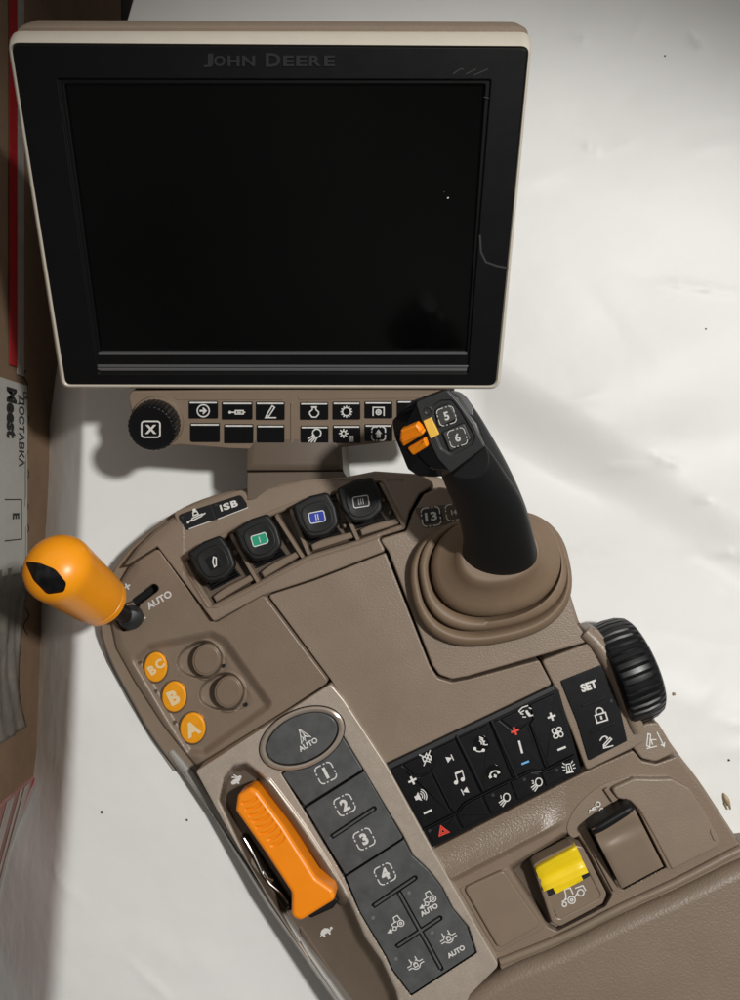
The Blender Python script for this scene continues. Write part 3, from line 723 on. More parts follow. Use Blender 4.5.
build(m, 'label_insert', [M_gloss, M_wht, M_brs, M_led], con)
# bay walls
walls = [((185, 561), (211, 605.5)), ((231, 534), (258, 582)), ((276, 514.5), (303, 557.5)), ((290.5, 508.5), (309, 554.5)), ((337, 493), (358, 540)), ((380, 482), (403, 524.5))]
for (a, b) in walls:
    m = MB(); ax_, ay_, bx_, by_ = *a, *b
    ca = CP.hit(ax_, ay_); cb = CP.hit(bx_, by_)
    # ramped wall, thin and slightly proud of the cowl
    d2 = (cb-ca).normalized(); sd = CP.n.cross(d2)*.0013
    prof = [(0, -.012), (0, -.0005), (.08, .0022), (.2, .0028), (.8, .0016), (1, .0006), (1, -.012)]
    L = []
    for s_ in (-1, -.7, .7, 1):
        L.append([ca+(cb-ca)*t+sd*s_+CP.n*(h-(.0004 if abs(s_) == 1 and h > -.01 else 0)) for t, h in prof])
    m.loft(L); build(m, 'bay_wall', M_brs, con)
# levers
caps_ = [((213, 561), 'pen', M_blk), ((259.5, 539), 'I', M_grn), ((317, 516.5), 'II', M_dbl), ((361, 501), 'III', M_gry)]
angs = [27, 24, 19, 17]
for i, ((cx, cy), leg, cm) in enumerate(caps_):
    A = math.radians(angs[i]); ca, sa = math.cos(A), math.sin(A)
    def loc(u, v): return (cx+u*ca+v*sa*1.0, cy-u*sa+v*ca)   # u along bay, v downwards
    LP = PL((*loc(-15, -18), .111), (*loc(15, -18), .111), (*loc(0, 20), .1125))
    m = MB()
    body = spline([loc(-17, -18), loc(0, -20.5), loc(17, -18), loc(19.5, 0), loc(16, 15), loc(0, 20.5), loc(-14.5, 17), loc(-19, 2)], 6)
    body = rnd([(*loc(-20, -19), 3), (*loc(0, -22), 0), (*loc(18, -20), 5), (*loc(21, -3), 10), (*loc(18.5, 15), 10), (*loc(3, 22), 12), (*loc(-14.5, 18.5), 10), (*loc(-21, 2), 8)], 6)
    m.plate(body, LP, .009, .0022, 0, flare=-.0008)
    m.plate(spline([loc(-12, -12), loc(0, -14.5), loc(12, -12), loc(15.5, 0), loc(12, 12), loc(0, 16), loc(-12, 12), loc(-15, 0)], 6), LP, .002, .0008, 0, off=.0007, dome=-.0006)
    # serrated base
    for k in range(5):
        m.plate([loc(-17+k*.5, 13+k*2.6), loc(14+k*.8, 13+k*2.6), loc(14.5+k*.8, 15+k*2.6), loc(-16.5+k*.5, 15+k*2.6)], CP, .01, .0005, 2, off=-.002-k*.0010)
    if leg == 'pen':
        m.plate(rnd([loc(-6.5, -5.5), loc(7, -5.5), loc(6, 8), loc(-6.5, 8)], 1), LP, .001, .0001, 2, off=.0009)
        m.icon(PEN, *loc(0, 1.5), 6.2, 15, LP, 1.2, 1, .0011)
    else:
        m.plate(rnd([loc(-8.4, -5), loc(8, -5), loc(8, 6), loc(-8.4, 6)], 1.5), LP, .001, .0001, 3, off=.0009)
        m.icon([rr(1.25, .86, .3)], *loc(-.2, .5), 6.2, angs[i]-8, LP, .9, 1, .0011)
        m.text(leg, *loc(-.2, .5), 6, angs[i]-8, LP, 1, .0011, 0, 1)
    build(m, 'paddle_lever', [M_blk2, M_wht, M_blk, cm], con, label={'pen': 'black paddle lever marked with a white slanted pen symbol', 'I': 'black paddle lever with green I mark', 'II': 'black paddle lever with blue II mark', 'III': 'black paddle lever with grey III mark'}[leg])
# curved shelves
for (x0, y0, x1, y1) in ((213, 597.5, 252, 574.5), (261, 573, 298, 551), (311, 545.5, 353, 532), (360, 530.5, 398, 518.5)):
    m = MB(); n = 14; dx, dy = x1-x0, y1-y0; ln = math.hypot(dx, dy); ux, uy = dx/ln, dy/ln; vx, vy = -uy, ux
    up = []; lo = []
    for k in range(n+1):
        t = k/n; w_ = 4*t*(1-t)
        up.append((x0+dx*t-vx*(1.0+2.5*w_*(1-t)), y0+dy*t-vy*(1.0+2.5*w_*(1-t)))); lo.append((x0+dx*t+vx*5.5, y0+dy*t+vy*5.5))
    m.plate(up+lo[::-1], CP, .012, .0014, 0, off=-.0015)
    build(m, 'shelf', M_brs, con)
# side studs in the bays
m = MB()
for (x, y) in ((248, 560), (289, 540), (345, 525), (390, 512), (383, 500), (237, 552)):
    m = MB(); m.lathe(CP.hit(x, y, -.008), Vector((0, 0, 1)), [(.0012, 0), (.0022, .003), (.001, .005)], 12)
    build(m, 'pivot_stud', M_brs, con)
# --- left panel
LPn = PL((320, 676, .1015), (264, 594, .1005), (157, 548, .0885))
left = [(157.5, 548.5), (127.5, 567), (113, 590), (106, 618), (112, 650), (131, 684), (160, 728), (194.5, 770), (329, 682), (264, 594.5), (213.5, 623.5)]
rc = rnd([(129, 659), (146, 643), (212, 629, 10), (227, 637, 14), (274, 703, 8), (270, 711), (206, 757, 8), (186, 757)], 8)
rcf = rec_fn(rc); slA = rec_fn(caps(136, 602, 154, 588.5, 9)); slB = rec_fn(rnd([(112, 609), (137, 599), (141, 603), (129, 629), (123, 632), (113, 618)], 2))
cupf = []
for (cx, cy) in ((206, 660), (228, 692)):
    P_ = spline([(cx-29.5, cy+1), (cx-24, cy-10), (cx-9, cy-19), (cx+4, cy-19.5), (cx+14, cy-10), (cx+27, cy+8), (cx+29, cy+14), (cx+8, cy+19), (cx-12, cy+18), (cx-26, cy+11)], 5)
    cupf.append((cx, cy, rec_fn(P_)))
def left_h(x, y):
    h = 0
    r_ = rcf(x, y)
    if r_ < 0: h -= .0056*sst(-r_/10)
    for cx, cy, f_ in cupf:
        c_ = f_(x, y)
        if c_ < 0: h -= .0100*sst(-c_/3.5)*sst((cx+26-x)/40)
        dd_ = math.hypot((x-cx), (y-cy)/1.13)
        if 14.6 < dd_ < 18.5 and x > cx-16: h += .0016*math.sin((dd_-14.6)/3.9*math.pi)*sst((x-cx+16)/12)
    for f_ in (slA, slB):
        c_ = f_(x, y)
        if c_ < 0: h = min(h, -.0115*sst(-c_/1.3))
    e_ = edist([(127, 567), (113, 590), (106, 618), (112, 650), (131, 684), (160, 728), (194, 770)], x, y)
    h -= .0040*(1-min(1, e_/14))**2
    h += .0012*sst((x-210)/60)*sst((700-y)/60)
    return h
m = MB(); m.relief(rnd(left, 5), LPn, .028, .0010, left_h, .8, 0, lambda x, y: 1 if (slA(x, y) < -.8 or slB(x, y) < -.8) else 0)
build(m, 'left_panel', [M_br, M_voidm], con, sharp=80)
m = MB()
m.text('AUTO', 159, 600, 7.2, 31, LPn, 0, .0001, .035, 1.05)
m.icon(PLUS, 127, 586.5, 3.4, 30, LPn, 1, 0, .0001); m.icon([box(-1, -.2, 1, .2)], 143, 619, 3.4, 30, LPn, 1, 0, .0001)
build(m, 'printed_markings', M_wht, con, smooth=False)
for (cx, cy) in ((206, 660), (228, 692)):
    m = MB(); m.plate(ell(cx, cy, 13.9, 15.9, -15), LPn, .012, .0008, 0, off=-.0042, flare=.0008)
    m.plate(ell(cx, cy, 12.2, 14.2, -15), LPn, .004, .0009, 0, off=-.0032)
    build(m, 'blank_button', M_brd2 if False else M_brs, con)
m = MB()
for (x, y) in ((223, 666), (245.5, 705), (139, 663), (155, 692), (174, 723)):
    m = MB(); m.plate(ell(x, y, 1.6, 1.9, 0, 12), LPn, .002, .0001, 0, off=(-.0030 if x < 200 else -.0048))
    build(m, 'indicator_dot', M_brd if x < 200 else M_voidm, con)
for (t, cx, cy, rx, ry) in (('BC', 155, 667.5, 11.3, 15), ('B', 173.5, 697, 12, 15.3), ('A', 192, 728.5, 12.6, 15.5)):
    m = MB(); off = -.0026
    m.plate(ell(cx, cy, rx+1.3, ry+1.3, 0), LPn, .004, .0003, 2, off=-.0044)
    m.plate(ell(cx, cy, rx, ry, 0), LPn, .004, .0012, 0, off=off)
    if t == 'BC': m.text('B', 152, 670, 9.5, 34, LPn, 1, off+.0001, .05); m.text('C', 159.5, 664, 9.5, 34, LPn, 1, off+.0001, .05)
    else: m.text(t, cx, cy+.5, 14.5, 26, LPn, 1, off+.0001, .05)
    build(m, 'disc_button', [M_amb, M_cor, M_brd], con, label='amber round button lettered '+t)
# --- orange mode lever
a0 = W(101.5, 601, .112); a1 = W(54, 565.5, .166); axv = (a1-a0); L_ = axv.length; axn = axv.normalized()
prof = [(.0001, -.0065), (.010, -.006), (.0155, -.0035), (.0182, .0), (.0186, .004), (.01855, .0053), (.0181, .0057), (.0187, .0061)]
prof += [(.0192+.0034*(t/10)**1.1, .0061+(L_-.012)*t/10) for t in range(1, 11)]
rl, hl = prof[-1]
prof += [(rl*math.cos(math.radians(a)), hl+.0185*math.sin(math.radians(a))) for a in (12, 24, 36, 48, 60, 70, 80, 88)]
m = MB(); m.lathe(a0, axn, prof, 64)
wpoly = rnd([(24.5, 561, 3), (40, 563, 14), (55, 569, 16), (66.5, 583, 5), (64, 592, 5), (47, 594.5, 7), (33, 580, 14)], 5, 7)
def wcut(grow, z0):
    c = MB(); cx_ = sum(p[0] for p in wpoly)/len(wpoly); cy_ = sum(p[1] for p in wpoly)/len(wpoly)
    P = [(cx_+(x-cx_)*grow, cy_+(y-cy_)*grow) for x, y in wpoly]
    c.loft([[W(x, y, z0) for x, y in P], [W(x, y, .24) for x, y in P]]); return c
M_org2 = mat('amber_orange_plastic', (.95, .34, .007), .34, bs=900, bd=.00002, var=.03, rv=.05)
g = build(m, 'mode_lever', [M_org2, M_blk], con, cuts=[wcut(1.0, .158)], sharp=30, label='orange rounded lever grip with black inset at its end')
m = MB(); m.lathe(a0, axn, [(r*.93, h) for r, h in prof], 64)
build(m, 'grip_inset', [M_gloss], g, inter=wcut(.96, .14))
m = MB(); m.tube([W(108, 605, .112), W(122, 613, .095), W(130, 619, .082), W(132, 621, .07)], .0062, 20)
m.lathe(W(131, 618, .086), Vector((.3, -.35, 1)), [(.0085, -.004), (.009, 0), (.0075, .004), (.004, .0055), (.0001, .006)], 24, 1)
build(m, 'lever_stem', [M_blk2, M_gry], g)
# --- centre plate
CE = PL((268, 596, .1015), (388, 762, .1015), (500, 670, .103))
ce = [(268, 595.5), (314, 580.5), (385.5, 552.5, 2), (430, 666, 8), (437.5, 677.5, 8), (452, 682, 10), (468, 679, 6), (539, 660), (552, 684.5), (386.5, 763.5), (330, 679)]
m = MB(); 
cef = rnd(ce, 3)
m.relief(cef, CE, .03, .0009, lambda x, y: .0026*sst(edist([(268, 595.5), (330, 679), (386.5, 763.5), (552, 684.5)], x, y)/75), 2.0); build(m, 'centre_plate', M_br, con)
# --- joystick plate
JP = PL((387, 553, .103), (452, 680, .1025), (575, 620, .103))
jp = [(379, 539), (406, 531), (413, 512), (424, 494), (440, 487, 4), (475, 492), (515, 512), (552, 552), (570, 596), (577, 623), (590, 641.5), (468, 676.5, 6), (452, 679.5, 10), (439, 675, 8), (432, 665, 8), (388.5, 552)]
m = MB(); m.plate(rnd(jp, 4), JP, .035, .0014)
build(m, 'joystick_plate', M_br, con)
m = MB(); m.plate(rnd([(414, 508), (458, 503), (470, 520), (425, 528)], 3), JP, .003, .0003, 2, off=.0004)
m.plate(rnd([(419, 510.5), (441, 508), (444, 521), (424, 524)], 2), JP, .003, .0003, 0, off=.0008)
m.icon(DASH, 431, 516.5, 9.3, 8, JP, 1.1, 1, .0009); m.text('13', 431, 516.5, 9, 8, JP, 1, .0009, .03, 1, 12)
m.icon(DASH, 454, 512, 8, 8, JP, 1.0, 1, .0006); m.text('14', 454, 512, 5, 8, JP, 1, .0006, .04, 1.05)
build(m, 'number_label', [M_gry, M_wht, M_brd], con)
# boot
m = MB(); loops = []
def sup(cx, cy, rx, ry, z, n=64, e=2.35, ang=-12):
    o = []; a_ = math.radians(ang)
    for i in range(n):
        t = 2*math.pi*i/n; c_, s_ = math.cos(t), math.sin(t)
        x = rx*abs(c_)**(2/e)*(1 if c_ > 0 else -1); y = ry*abs(s_)**(2/e)*(1 if s_ > 0 else -1)
        o.append(W(cx+x*math.cos(a_)-y*math.sin(a_), cy+x*math.sin(a_)+y*math.cos(a_), z))
    return o
for a_ in [(491, 582, 76, 60, .096), (491, 580.5, 78.5, 62.5, .103), (491, 579.5, 80.5, 64.5, .107), (491, 578, 80.5, 64.5, .1105), (491.5, 576.5, 78, 62, .1135), (492, 575.5, 74.5, 58.5, .1135), (492, 574.5, 71.5, 55.5, .1085), (492, 573.5, 70, 54, .1055),
           (492.5, 572, 72.5, 56.5, .1105), (493, 570.5, 73.5, 57.5, .115), (493.5, 569, 72, 56, .118), (494, 568, 68, 52.5, .1185), (494.5, 567, 65, 49.5, .1125), (495, 566.5, 63, 48, .1095),
           (495.5, 565, 65, 50.5, .1155), (496, 563.5, 65, 50.5, .120), (496.5, 562, 63, 48, .1235), (497, 560.5, 59, 44, .1255), (498, 558.5, 51, 37, .129), (499, 556.5, 44, 31, .1345), (499.5, 555, 41, 28, .139), (500, 554, 37, 25, .139)]:
    loops.append(sup(*a_, e=2.5 if a_[2] > 70 else 2.2))
m.loft(loops); joy_boot = build(m, 'boot', M_boot, con, sharp=80)
# joystick handle
joy = MB()
def er(cx, cy, rx, ry, z, ang=0, n=40, tilt=0):
    o = []; a_ = math.radians(ang)
    for i in range(n):
        t = 2*math.pi*i/n; x = rx*math.cos(t); y = ry*math.sin(t)
        dz = tilt*math.sin(t)
        o.append(W(cx+x*math.cos(a_)-y*math.sin(a_), cy+x*math.sin(a_)+y*math.cos(a_), z+dz))
    return o
path = [(499, 556, 36, 25, .132, 5), (500, 552, 37.5, 26, .140, 5), (499, 541, 36, 26, .150, 8), (495, 523, 35.5, 27, .161, 14), (488, 503, 36, 28, .172, 22), (478, 484, 36, 27, .182, 30), (468, 466, 35, 26, .191, 36), (458, 450, 33, 24, .198, 38)]
path = spline(path, 4, False)
joy.loft([er(*p[:4], p[4], p[5], tilt=-.004) for p in path])
J = build(joy, 'joystick', M_blk2, con, sharp=80, label='black ergonomic joystick leaning up and left, with orange wheel and numbered buttons')
# spine of lighter rubber along the right side
sp = MB(); pth = [(508, 552, 30, 24, .134, 60), (510, 540, 28, 23, .143, 62), (507, 520, 26, 22, .153, 64), (500, 498, 25, 21, .163, 62), (490, 474, 24, 20, .174, 60), (478, 450, 23, 19, .186, 58), (466, 426, 21, 17, .197, 58), (456, 408, 18, 15, .204, 58)]
pth = spline(pth, 4, False); sp.loft([er(*p[:4], p[4], p[5]) for p in pth])
build(sp, 'spine_grip', M_gry, J, sharp=80)
# head
hc = (440, 434)
def hl_(poly, r=4): return ray_resample(rnd(poly, r), 90, hc)
HF = PL((415, 402, .214), (457, 398, .221), (450, 473, .207))
h0 = [(414, 404), (397, 423), (400, 438), (412, 466), (424, 473), (450, 471), (482, 445), (472, 424), (455, 400), (446, 391)]
h1 = [(411.5, 401), (392, 421), (395, 437), (408, 469), (418, 476), (434, 477), (452, 475.5), (486.5, 447), (479, 423), (460, 393), (447, 388)]
ht = [(415.5, 403), (404, 424), (410, 440), (420, 459), (432, 470), (450, 471.5), (483.5, 446), (474, 424), (456, 400.5), (446.5, 390.5)]
m = MB()
m.loft([[W(x, y, .172) for x, y in ray_resample(rnd([(430, 415), (412, 432), (425, 465), (450, 470), (475, 445), (462, 415)], 8), 90, hc)],
        [W(x, y, .186) for x, y in hl_(h0, 6)], [W(x, y, .193) for x, y in hl_(h1, 5)], [W(x, y, .199) for x, y in hl_(h1, 4)],
        [HF.hit(x, y, -.0022) for x, y in hl_(ht, 4)], [HF.hit(x, y, -.0008) for x, y in ray_resample([(hc[0]+(x-hc[0])*.955, hc[1]+(y-hc[1])*.955) for x, y in hl_(ht, 4)], 90, hc)]])
build(m, 'head', M_gloss, J, sharp=30)
m = MB(); face = [(415.5, 402.5), (447, 390, 3), (458, 402), (474, 425), (484.5, 446.5, 2), (450.5, 472.5, 2), (438, 459), (429, 441), (421, 420)]
m.plate(rnd(face, 4), HF, .004, .00001, 0, off=.0)
fr = rnd([(432, 406, 6), (441, 400.5, 4), (452, 400, 5), (461, 412), (475, 437, 6), (472, 445, 5), (452, 456, 6), (441, 449, 6), (436, 437)], 4)
cutf = MB(); cutf.plate(fr, HF, .0009, .00001, 0, off=.0003, seg=1)
build(m, 'face_plate', [M_fac], J, cuts=[cutf], bevel=.0006)
for (t, cx, cy, sh) in (('5', 446.5, 416.5, [(435.5, 411), (441, 407), (449, 404.5), (458, 418), (438.5, 427.5)]), ('6', 457.5, 438, [(442.5, 433), (464, 423.5), (471, 439.5), (450, 451.5)])):
    m = MB(); m.plate(rnd([(cx+(x-cx)*1.13, cy+(y-cy)*1.13) for x, y in sh], 3), HF, .002, .0003, 2, off=-.0002); m.plate(rnd(sh, 2.5), HF, .003, .0007, 0, off=.0009)
    m.icon(DASH, cx, cy-.5, 8.6, 17, HF, .8, 1, .00105); m.text(t, cx, cy-.5, 8.6, 17, HF, 1, .00105, .03)
    build(m, 'button', [M_jk, M_wht, M_voidm], J, label='square joystick button numbered '+t)
m = MB(); m.plate(ell(428, 411, 5, 5, 0, 24), HF, .003, .0008, 0, off=.0004, dome=-.0006); build(m, 'round_dimple', M_gry, J)
m = MB(); m.plate(rnd([(423, 421), (431, 417.5), (439, 434.5), (430.5, 439)], .8), HF, .003, .0004, 0, off=.0012)
M_yo = mat('pale_amber', (.95, .58, .10), .4); build(m, 'amber_tab', M_yo, J)
OP = PL((399, 434, .206), (425, 445, .2095), (415, 425, .2135))
m = MB(); m.plate(rnd([(400, 430.5), (415.5, 424.5), (419, 428), (423, 435), (402.5, 447.5), (399, 441)], 2), OP, .005, .0016, off=.0012)
m.plate(rnd([(406.5, 448.5), (424, 438.5), (427.5, 447), (412.5, 456.5, 3)], 2), OP, .005, .0014, off=.0004)
m.plate(caps(403, 441.5, 421, 433.5, 4), OP, .004, .0008, off=.0028)
build(m, 'thumb_wheel', M_org, J)
# --- SET module
SPn = PL((541, 660, .1025), (586, 770, .1025), (632, 748, .1035))
m = MB(); fr_ = [(541.5, 660.5), (590, 642.5), (584, 632), (597, 628), (618, 655, 20), (634, 692, 20), (643, 722), (645, 742, 6), (633, 748.5), (586.5, 771), (573, 735), (553, 684)]
m.plate(rnd(fr_, 4), SPn, .03, .0014)
build(m, 'set_frame', M_br, con)
# curved housing beside the dial
m = MB(); pts = spline([(585, 632), (599, 646), (614, 671), (627, 702), (638, 731)], 4, False)
m.tube([W(x, y, .1015+.002*math.sin(math.pi*i/(len(pts)-1))) for i, (x, y) in enumerate(pts)], lambda t: .0060-.002*abs(t-.5), 16)
build(m, 'dial_housing', M_br, con, sharp=70)
m = MB(); m.plate(rnd([(560.5, 681), (601, 665), (611, 684), (619.5, 706), (627.5, 741), (588.5, 761), (577, 722), (568, 700)], 2), SPn, .004, .0005, 0, off=.0010)
m.text('SET', 589, 686, 8.5, 19, SPn, 1, .0011, .05, 1.0)
m.icon(LOCK, 600.5, 714.5, 7.2, 17, SPn, 1.4, 1, .0011)
m.icon(SWAP, 606.5, 741, 6.2, 15, SPn, 1.2, 1, .0011)
m.plate(caps(582.5, 706, 604, 698.5, 2.4), SPn, .001, .0004, 0, off=.0017); m.plate(caps(591, 732.5, 614, 723.5, 2.4), SPn, .001, .0004, 0, off=.0017)
m.plate(ell(611.5, 701, 1.7, 1.7, 0, 12), SPn, .001, .0002, 2, off=.0013)
build(m, 'set_panel', [M_blk, M_wht, M_gry], con)
# dial
dax = Vector((.93, .34, -.04)).normalized(); dctr = W(620, 672, .083)
def dm(i, k): return 1-(.03 if i % 5 == 0 else 0)*(1 if 1 <= k <= 5 else 0)
m = MB(); m.lathe(dctr, dax, [(.030, -.011), (.0365, -.010), (.0378, -.008), (.0385, .002), (.0375, .011), (.0352, .0165), (.0325, .0185), (.026, .0195), (.0001, .0195)], 210, 0, dm)
build(m, 'knurled_dial', M_blk, con, sharp=40)
# tab with arrow mark
TP = FL(.100)
m = MB(); m.plate(rnd([(634, 730), (646, 723.5), (658, 722), (668, 738), (676, 753, 3), (656, 762, 10), (642, 759, 8), (633, 748)], 4), TP, .03, .0016)
m.icon(FLAGT, 654.5, 740.5, 8.5, 0, TP, 1.1, 1, .00012)
build(m, 'tab', [M_br, M_wht], con)
# --- black climate and audio panel
AP = PL((386, 766, .1035), (431, 847, .1035), (580, 772, .1045))
Q = [(388, 768.5), (555.5, 690.5), (580, 771), (431.5, 846)]
def q(u, v):
    x = (1-v)*((1-u)*Q[0][0]+u*Q[1][0])+v*((1-u)*Q[3][0]+u*Q[2][0]); y = (1-v)*((1-u)*Q[0][1]+u*Q[1][1])+v*((1-u)*Q[3][1]+u*Q[2][1]); return (x, y)
m = MB(); m.plate(rnd([(384.5, 764.5), (553.5, 684.5), (559, 690), (582, 771.5), (431.5, 848)], 2), AP, .03, .0008)
m.plate(rnd([(386, 765.5), (553, 686), (555.5, 690), (388.5, 770)], 1), AP, .004, .0006, 1, off=.0014)
pan = build(m, 'button_panel', [M_blk, M_gry], con)
def vb(u): return .79 if u < .23 else (.79-(u-.23)/.06*.06 if u < .29 else (.73 if u < .72 else (.73+(u-.72)/.06*.07 if u < .78 else .80)))
g_ = .006
for c in range(5):
    u0, u1 = c*.2+g_, (c+1)*.2-g_; vt = .03
    us = [u0+(u1-u0)*k/8 for k in range(9)]
    top = [q(u0, vt), q(u1, vt)]
    if c == 0: top = [q(u0, vt), q(.075, vt), q(.095, .20), q(.135, .25), q(u1, .25)]
    if c == 1: top = [q(u0, vt+.25*0+.0), q(u1, vt)]
    if c == 3: top = [q(u0, vt), q(.655, vt), q(.70, .2), q(.73, .235), q(u1, .235)]
    if c == 4: top = [q(u0, .235), q(.835, .2), q(.845, vt), q(u1, vt)]
    if c == 1: top = [q(u0, .23), q(.235, .2), q(.245, vt), q(u1, vt)]
    low = [q(u, vb(u)-.012) for u in reversed(us)]
    m = MB(); m.plate(rnd(top+low, .8), AP, .004, .0007, 0, off=.0016, dome=0)
    if c == 0: m.icon(PLUS, 412.4, 780.5, 4.3, 25, AP, 1, 1, .0017); m.icon(SPK, 420.5, 796, 6, 25, AP, .9, 1, .0017); m.icon(MINUS, 427.8, 811.8, 4.5, 25, AP, 1, 1, .0017)
    if c == 1: m.icon(NEXT, 449.7, 758.6, 4, 25, AP, 1, 1, .0017); m.icon(NOTE, 458.4, 777, 6.3, 15, AP, 1.1, 1, .0017); m.icon(PREV, 465, 791, 4, 25, AP, 1, 1, .0017)
    if c == 2:
        m.plate(ell(481, 743.5, 8.5, 8.5), AP, .001, .0004, 2, off=.0018); m.plate(ell(493.5, 772, 8, 8), AP, .001, .0004, 2, off=.0018)
        m.icon(TALK, 481, 743.5, 6.8, 20, AP, 1.2, 1, .0019); m.icon(PHONE, 493.5, 773, 5.5, 30, AP, 1.4, 1, .0019)
    if c == 3: m.icon(PLUS, 515, 731, 4.2, 20, AP, 1, 3, .0017); m.icon([box(-.16, -1, .16, 1)], 520.7, 747, 6.5, 15, AP, 1, 1, .0017); m.icon(MINUS, 525.4, 762.6, 4, 22, AP, 1, 4, .0017)
    if c == 4: m.icon(PLUS, 551.6, 716.5, 4.2, 20, AP, 1, 1, .0017); m.icon(FAN, 557.6, 732.7, 5.8, 20, AP, 1.1, 1, .0017); m.icon(MINUS, 561.8, 748.5, 4.4, 22, AP, 1, 1, .0017)
    build(m, 'button', [M_blk, M_wht, M_gloss, M_red, M_blu], pan)
for (ps, ic, cx, cy, s_) in (([q(.082, .035), q(.238, .035), q(.225, .19), q(.20, .225), q(.145, .225), q(.108, .19)], MUTE, 427, 758, 6), ([q(.665, .035), q(.838, .035), q(.826, .19), q(.80, .215), q(.735, .21), q(.708, .19)], PERSON, 526.8, 713, 6.8)):
    m = MB(); m.plate(rnd(ps, 1.5), AP, .004, .0006, 0, off=.0014); m.icon(ic, cx, cy, s_, 22, AP, 1.1, 1, .0015)
    build(m, 'button', [M_blk, M_wht], pan)
us = [0.01, .21, .4, .58, .77, .99]
for k in range(5):
    a, b = us[k]+.006, us[k+1]-.006
    tp = [q(a+(b-a)*j/8, vb(a+(b-a)*j/8)+.022) for j in range(9)]; lw = [q(b, .985), q(a, .985)]
    m = MB(); m.plate(rnd(tp+lw, .8), AP, .004, .0007, 0, off=.0012)
    if k == 0: m.icon(HAZ, 442.7, 830.5, 5.2, 22, AP, 1.1, 2, .0013)
    if k == 2: m.icon(LAMP, 504.6, 799.8, 6.6, 5, AP, 1.1, 1, .0013); m.text('1', 501, 797, 3.6, 10, AP, 1, .0013, .03)
    if k == 3: m.icon(LAMP, 536.8, 784.6, 6.6, 5, AP, 1.1, 1, .0013); m.text('2', 533, 782, 3.6, 10, AP, 1, .0013, .03)
    if k == 4: m.icon(BEAC, 569, 767.8, 6.5, 12, AP, 1.0, 1, .0013)
    if k != 1: x, y = [(429.5, 831), 0, (493, 795.3), (524.6, 779.8), (557, 770.3)][k]; m.plate(ell(x, y, 1.8, 1.8, 0, 12), AP, .001, .0002, 3, off=.0014)
    build(m, 'button', [M_blk, M_wht, M_red, M_gry], pan)
# raised separators
m = MB()
ln = [q(i/60, vb(i/60)+.005) for i in range(0, 61)]
m.tube([AP.hit(x, y, .0016) for x, y in ln], .0006, 8)
for (x0, y0, x1, y1) in ((457, 737, 483.5, 791), (492, 722, 517.5, 779)): m.plate(caps(x0, y0, x1, y1, 3.4), AP, .003, .0008, off=.0024)
for (x0, y0, x1, y1) in ((433, 772, 451, 808), (532, 726, 549, 765)): m.plate(caps(x0, y0, x1, y1, 1.6), AP, .003, .0005, off=.0020)
build(m, 'separators', M_blk, pan)
# --- taupe panel
TPn = PL((330, 684, .1055), (499, 966, .1060), (200, 790, .0930))
tp_ = [(195.5, 771.5), (330.5, 684), (344, 700), (387, 766), (431, 847), (499, 966, 6), (470, 995), (440, 1062), (378, 1062), (334, 1000), (270, 902), (222, 820)]
rcs = rnd([(217, 800, 4), (222, 777, 6), (232, 764, 6), (247, 761, 6), (262, 773, 4), (276, 786, 4), (343, 884, 4), (354, 906, 8), (367, 936, 8), (384, 960, 8), (398, 990, 6), (420, 1085), (392, 1085), (336, 1000), (285, 925), (248, 866, 8)], 6)
kr = rnd([(280.5, 773), (341, 732), (363.5, 769), (403.5, 836), (413, 855), (429.5, 870), (442.5, 887.5), (452.5, 907.5), (468.5, 926.5), (477, 953), (411, 996), (392, 971), (385, 956), (376, 941), (359, 912), (343, 876), (303, 809)], 1.5)
rf_ = rec_fn(rcs); kf_ = rec_fn(kr); slf = rec_fn(caps(246, 838, 290, 905, 10))
def taupe_h(x, y):
    h = 0; r_ = rf_(x, y)
    if r_ < 0: h -= .0125*sst(-r_/(9 if x < 300 else 13))
    t = ((x-268)*76+(y-782)*114)/(76*76+114*114)
    if -.08 < t < 1.08:
        tt = max(0, min(1, t)); d_ = math.hypot(x-268-76*tt-3*math.sin(math.pi*tt), y-782-114*tt+1.5*math.sin(math.pi*tt))
        if d_ < 9.5: h = max(h, -.0125+.0140*math.sqrt(max(0, 1-(d_/9.5)**2)))
    c_ = slf(x, y)
    if c_ < 0: h -= .012*sst(-c_/1.6)
    k_ = kf_(x, y)
    if k_ < 0: h = -.0042*sst(-k_/1.1)
    return h
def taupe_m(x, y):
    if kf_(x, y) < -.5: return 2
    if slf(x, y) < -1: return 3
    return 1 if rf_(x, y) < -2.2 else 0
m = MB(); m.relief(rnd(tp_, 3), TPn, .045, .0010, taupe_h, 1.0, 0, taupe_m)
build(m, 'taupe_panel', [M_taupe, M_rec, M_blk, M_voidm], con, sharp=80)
KPn = PL((330, 684, .1062), (499, 966, .1067), (200, 790, .0937))
m = MB(); m.plate(rnd([(282, 774.5), (341, 734.5), (362.5, 769.5), (304.5, 806)], 1.2), KPn, .006, .0008)
m.icon(DASH, 325.7, 773, 9, 27, KPn, 1.2, 1); m.text('1', 325.7, 773, 12, 27, KPn, 1, .0001, .05)
build(m, 'keypad_button', [M_key, M_wht], con, label='slate grey button numbered 1')
m = MB(); m.plate(rnd([(305.5, 808.5), (364, 771.5), (402.5, 838), (345.5, 874.5)], 1.2), KPn, .006, .0008)
m.icon(DASH, 344.6, 805, 9, 27, KPn, 1.2, 1); m.text('2', 344.6, 805, 12, 27, KPn, 1, .0001, .05)
m.icon(DASH, 364.2, 839, 9, 27, KPn, 1.2, 1); m.text('3', 364.2, 839, 12, 27, KPn, 1, .0001, .05)
gc = MB(); gc.plate(caps(332.5, 836.5, 374, 809, 5), KPn, .0015, .00001, 2, off=.0005, seg=1)
def two(m_main, cuts, name, mats, parts, label=None):
    o = build(m_main, name, mats, con, cuts=cuts, label=label); return o
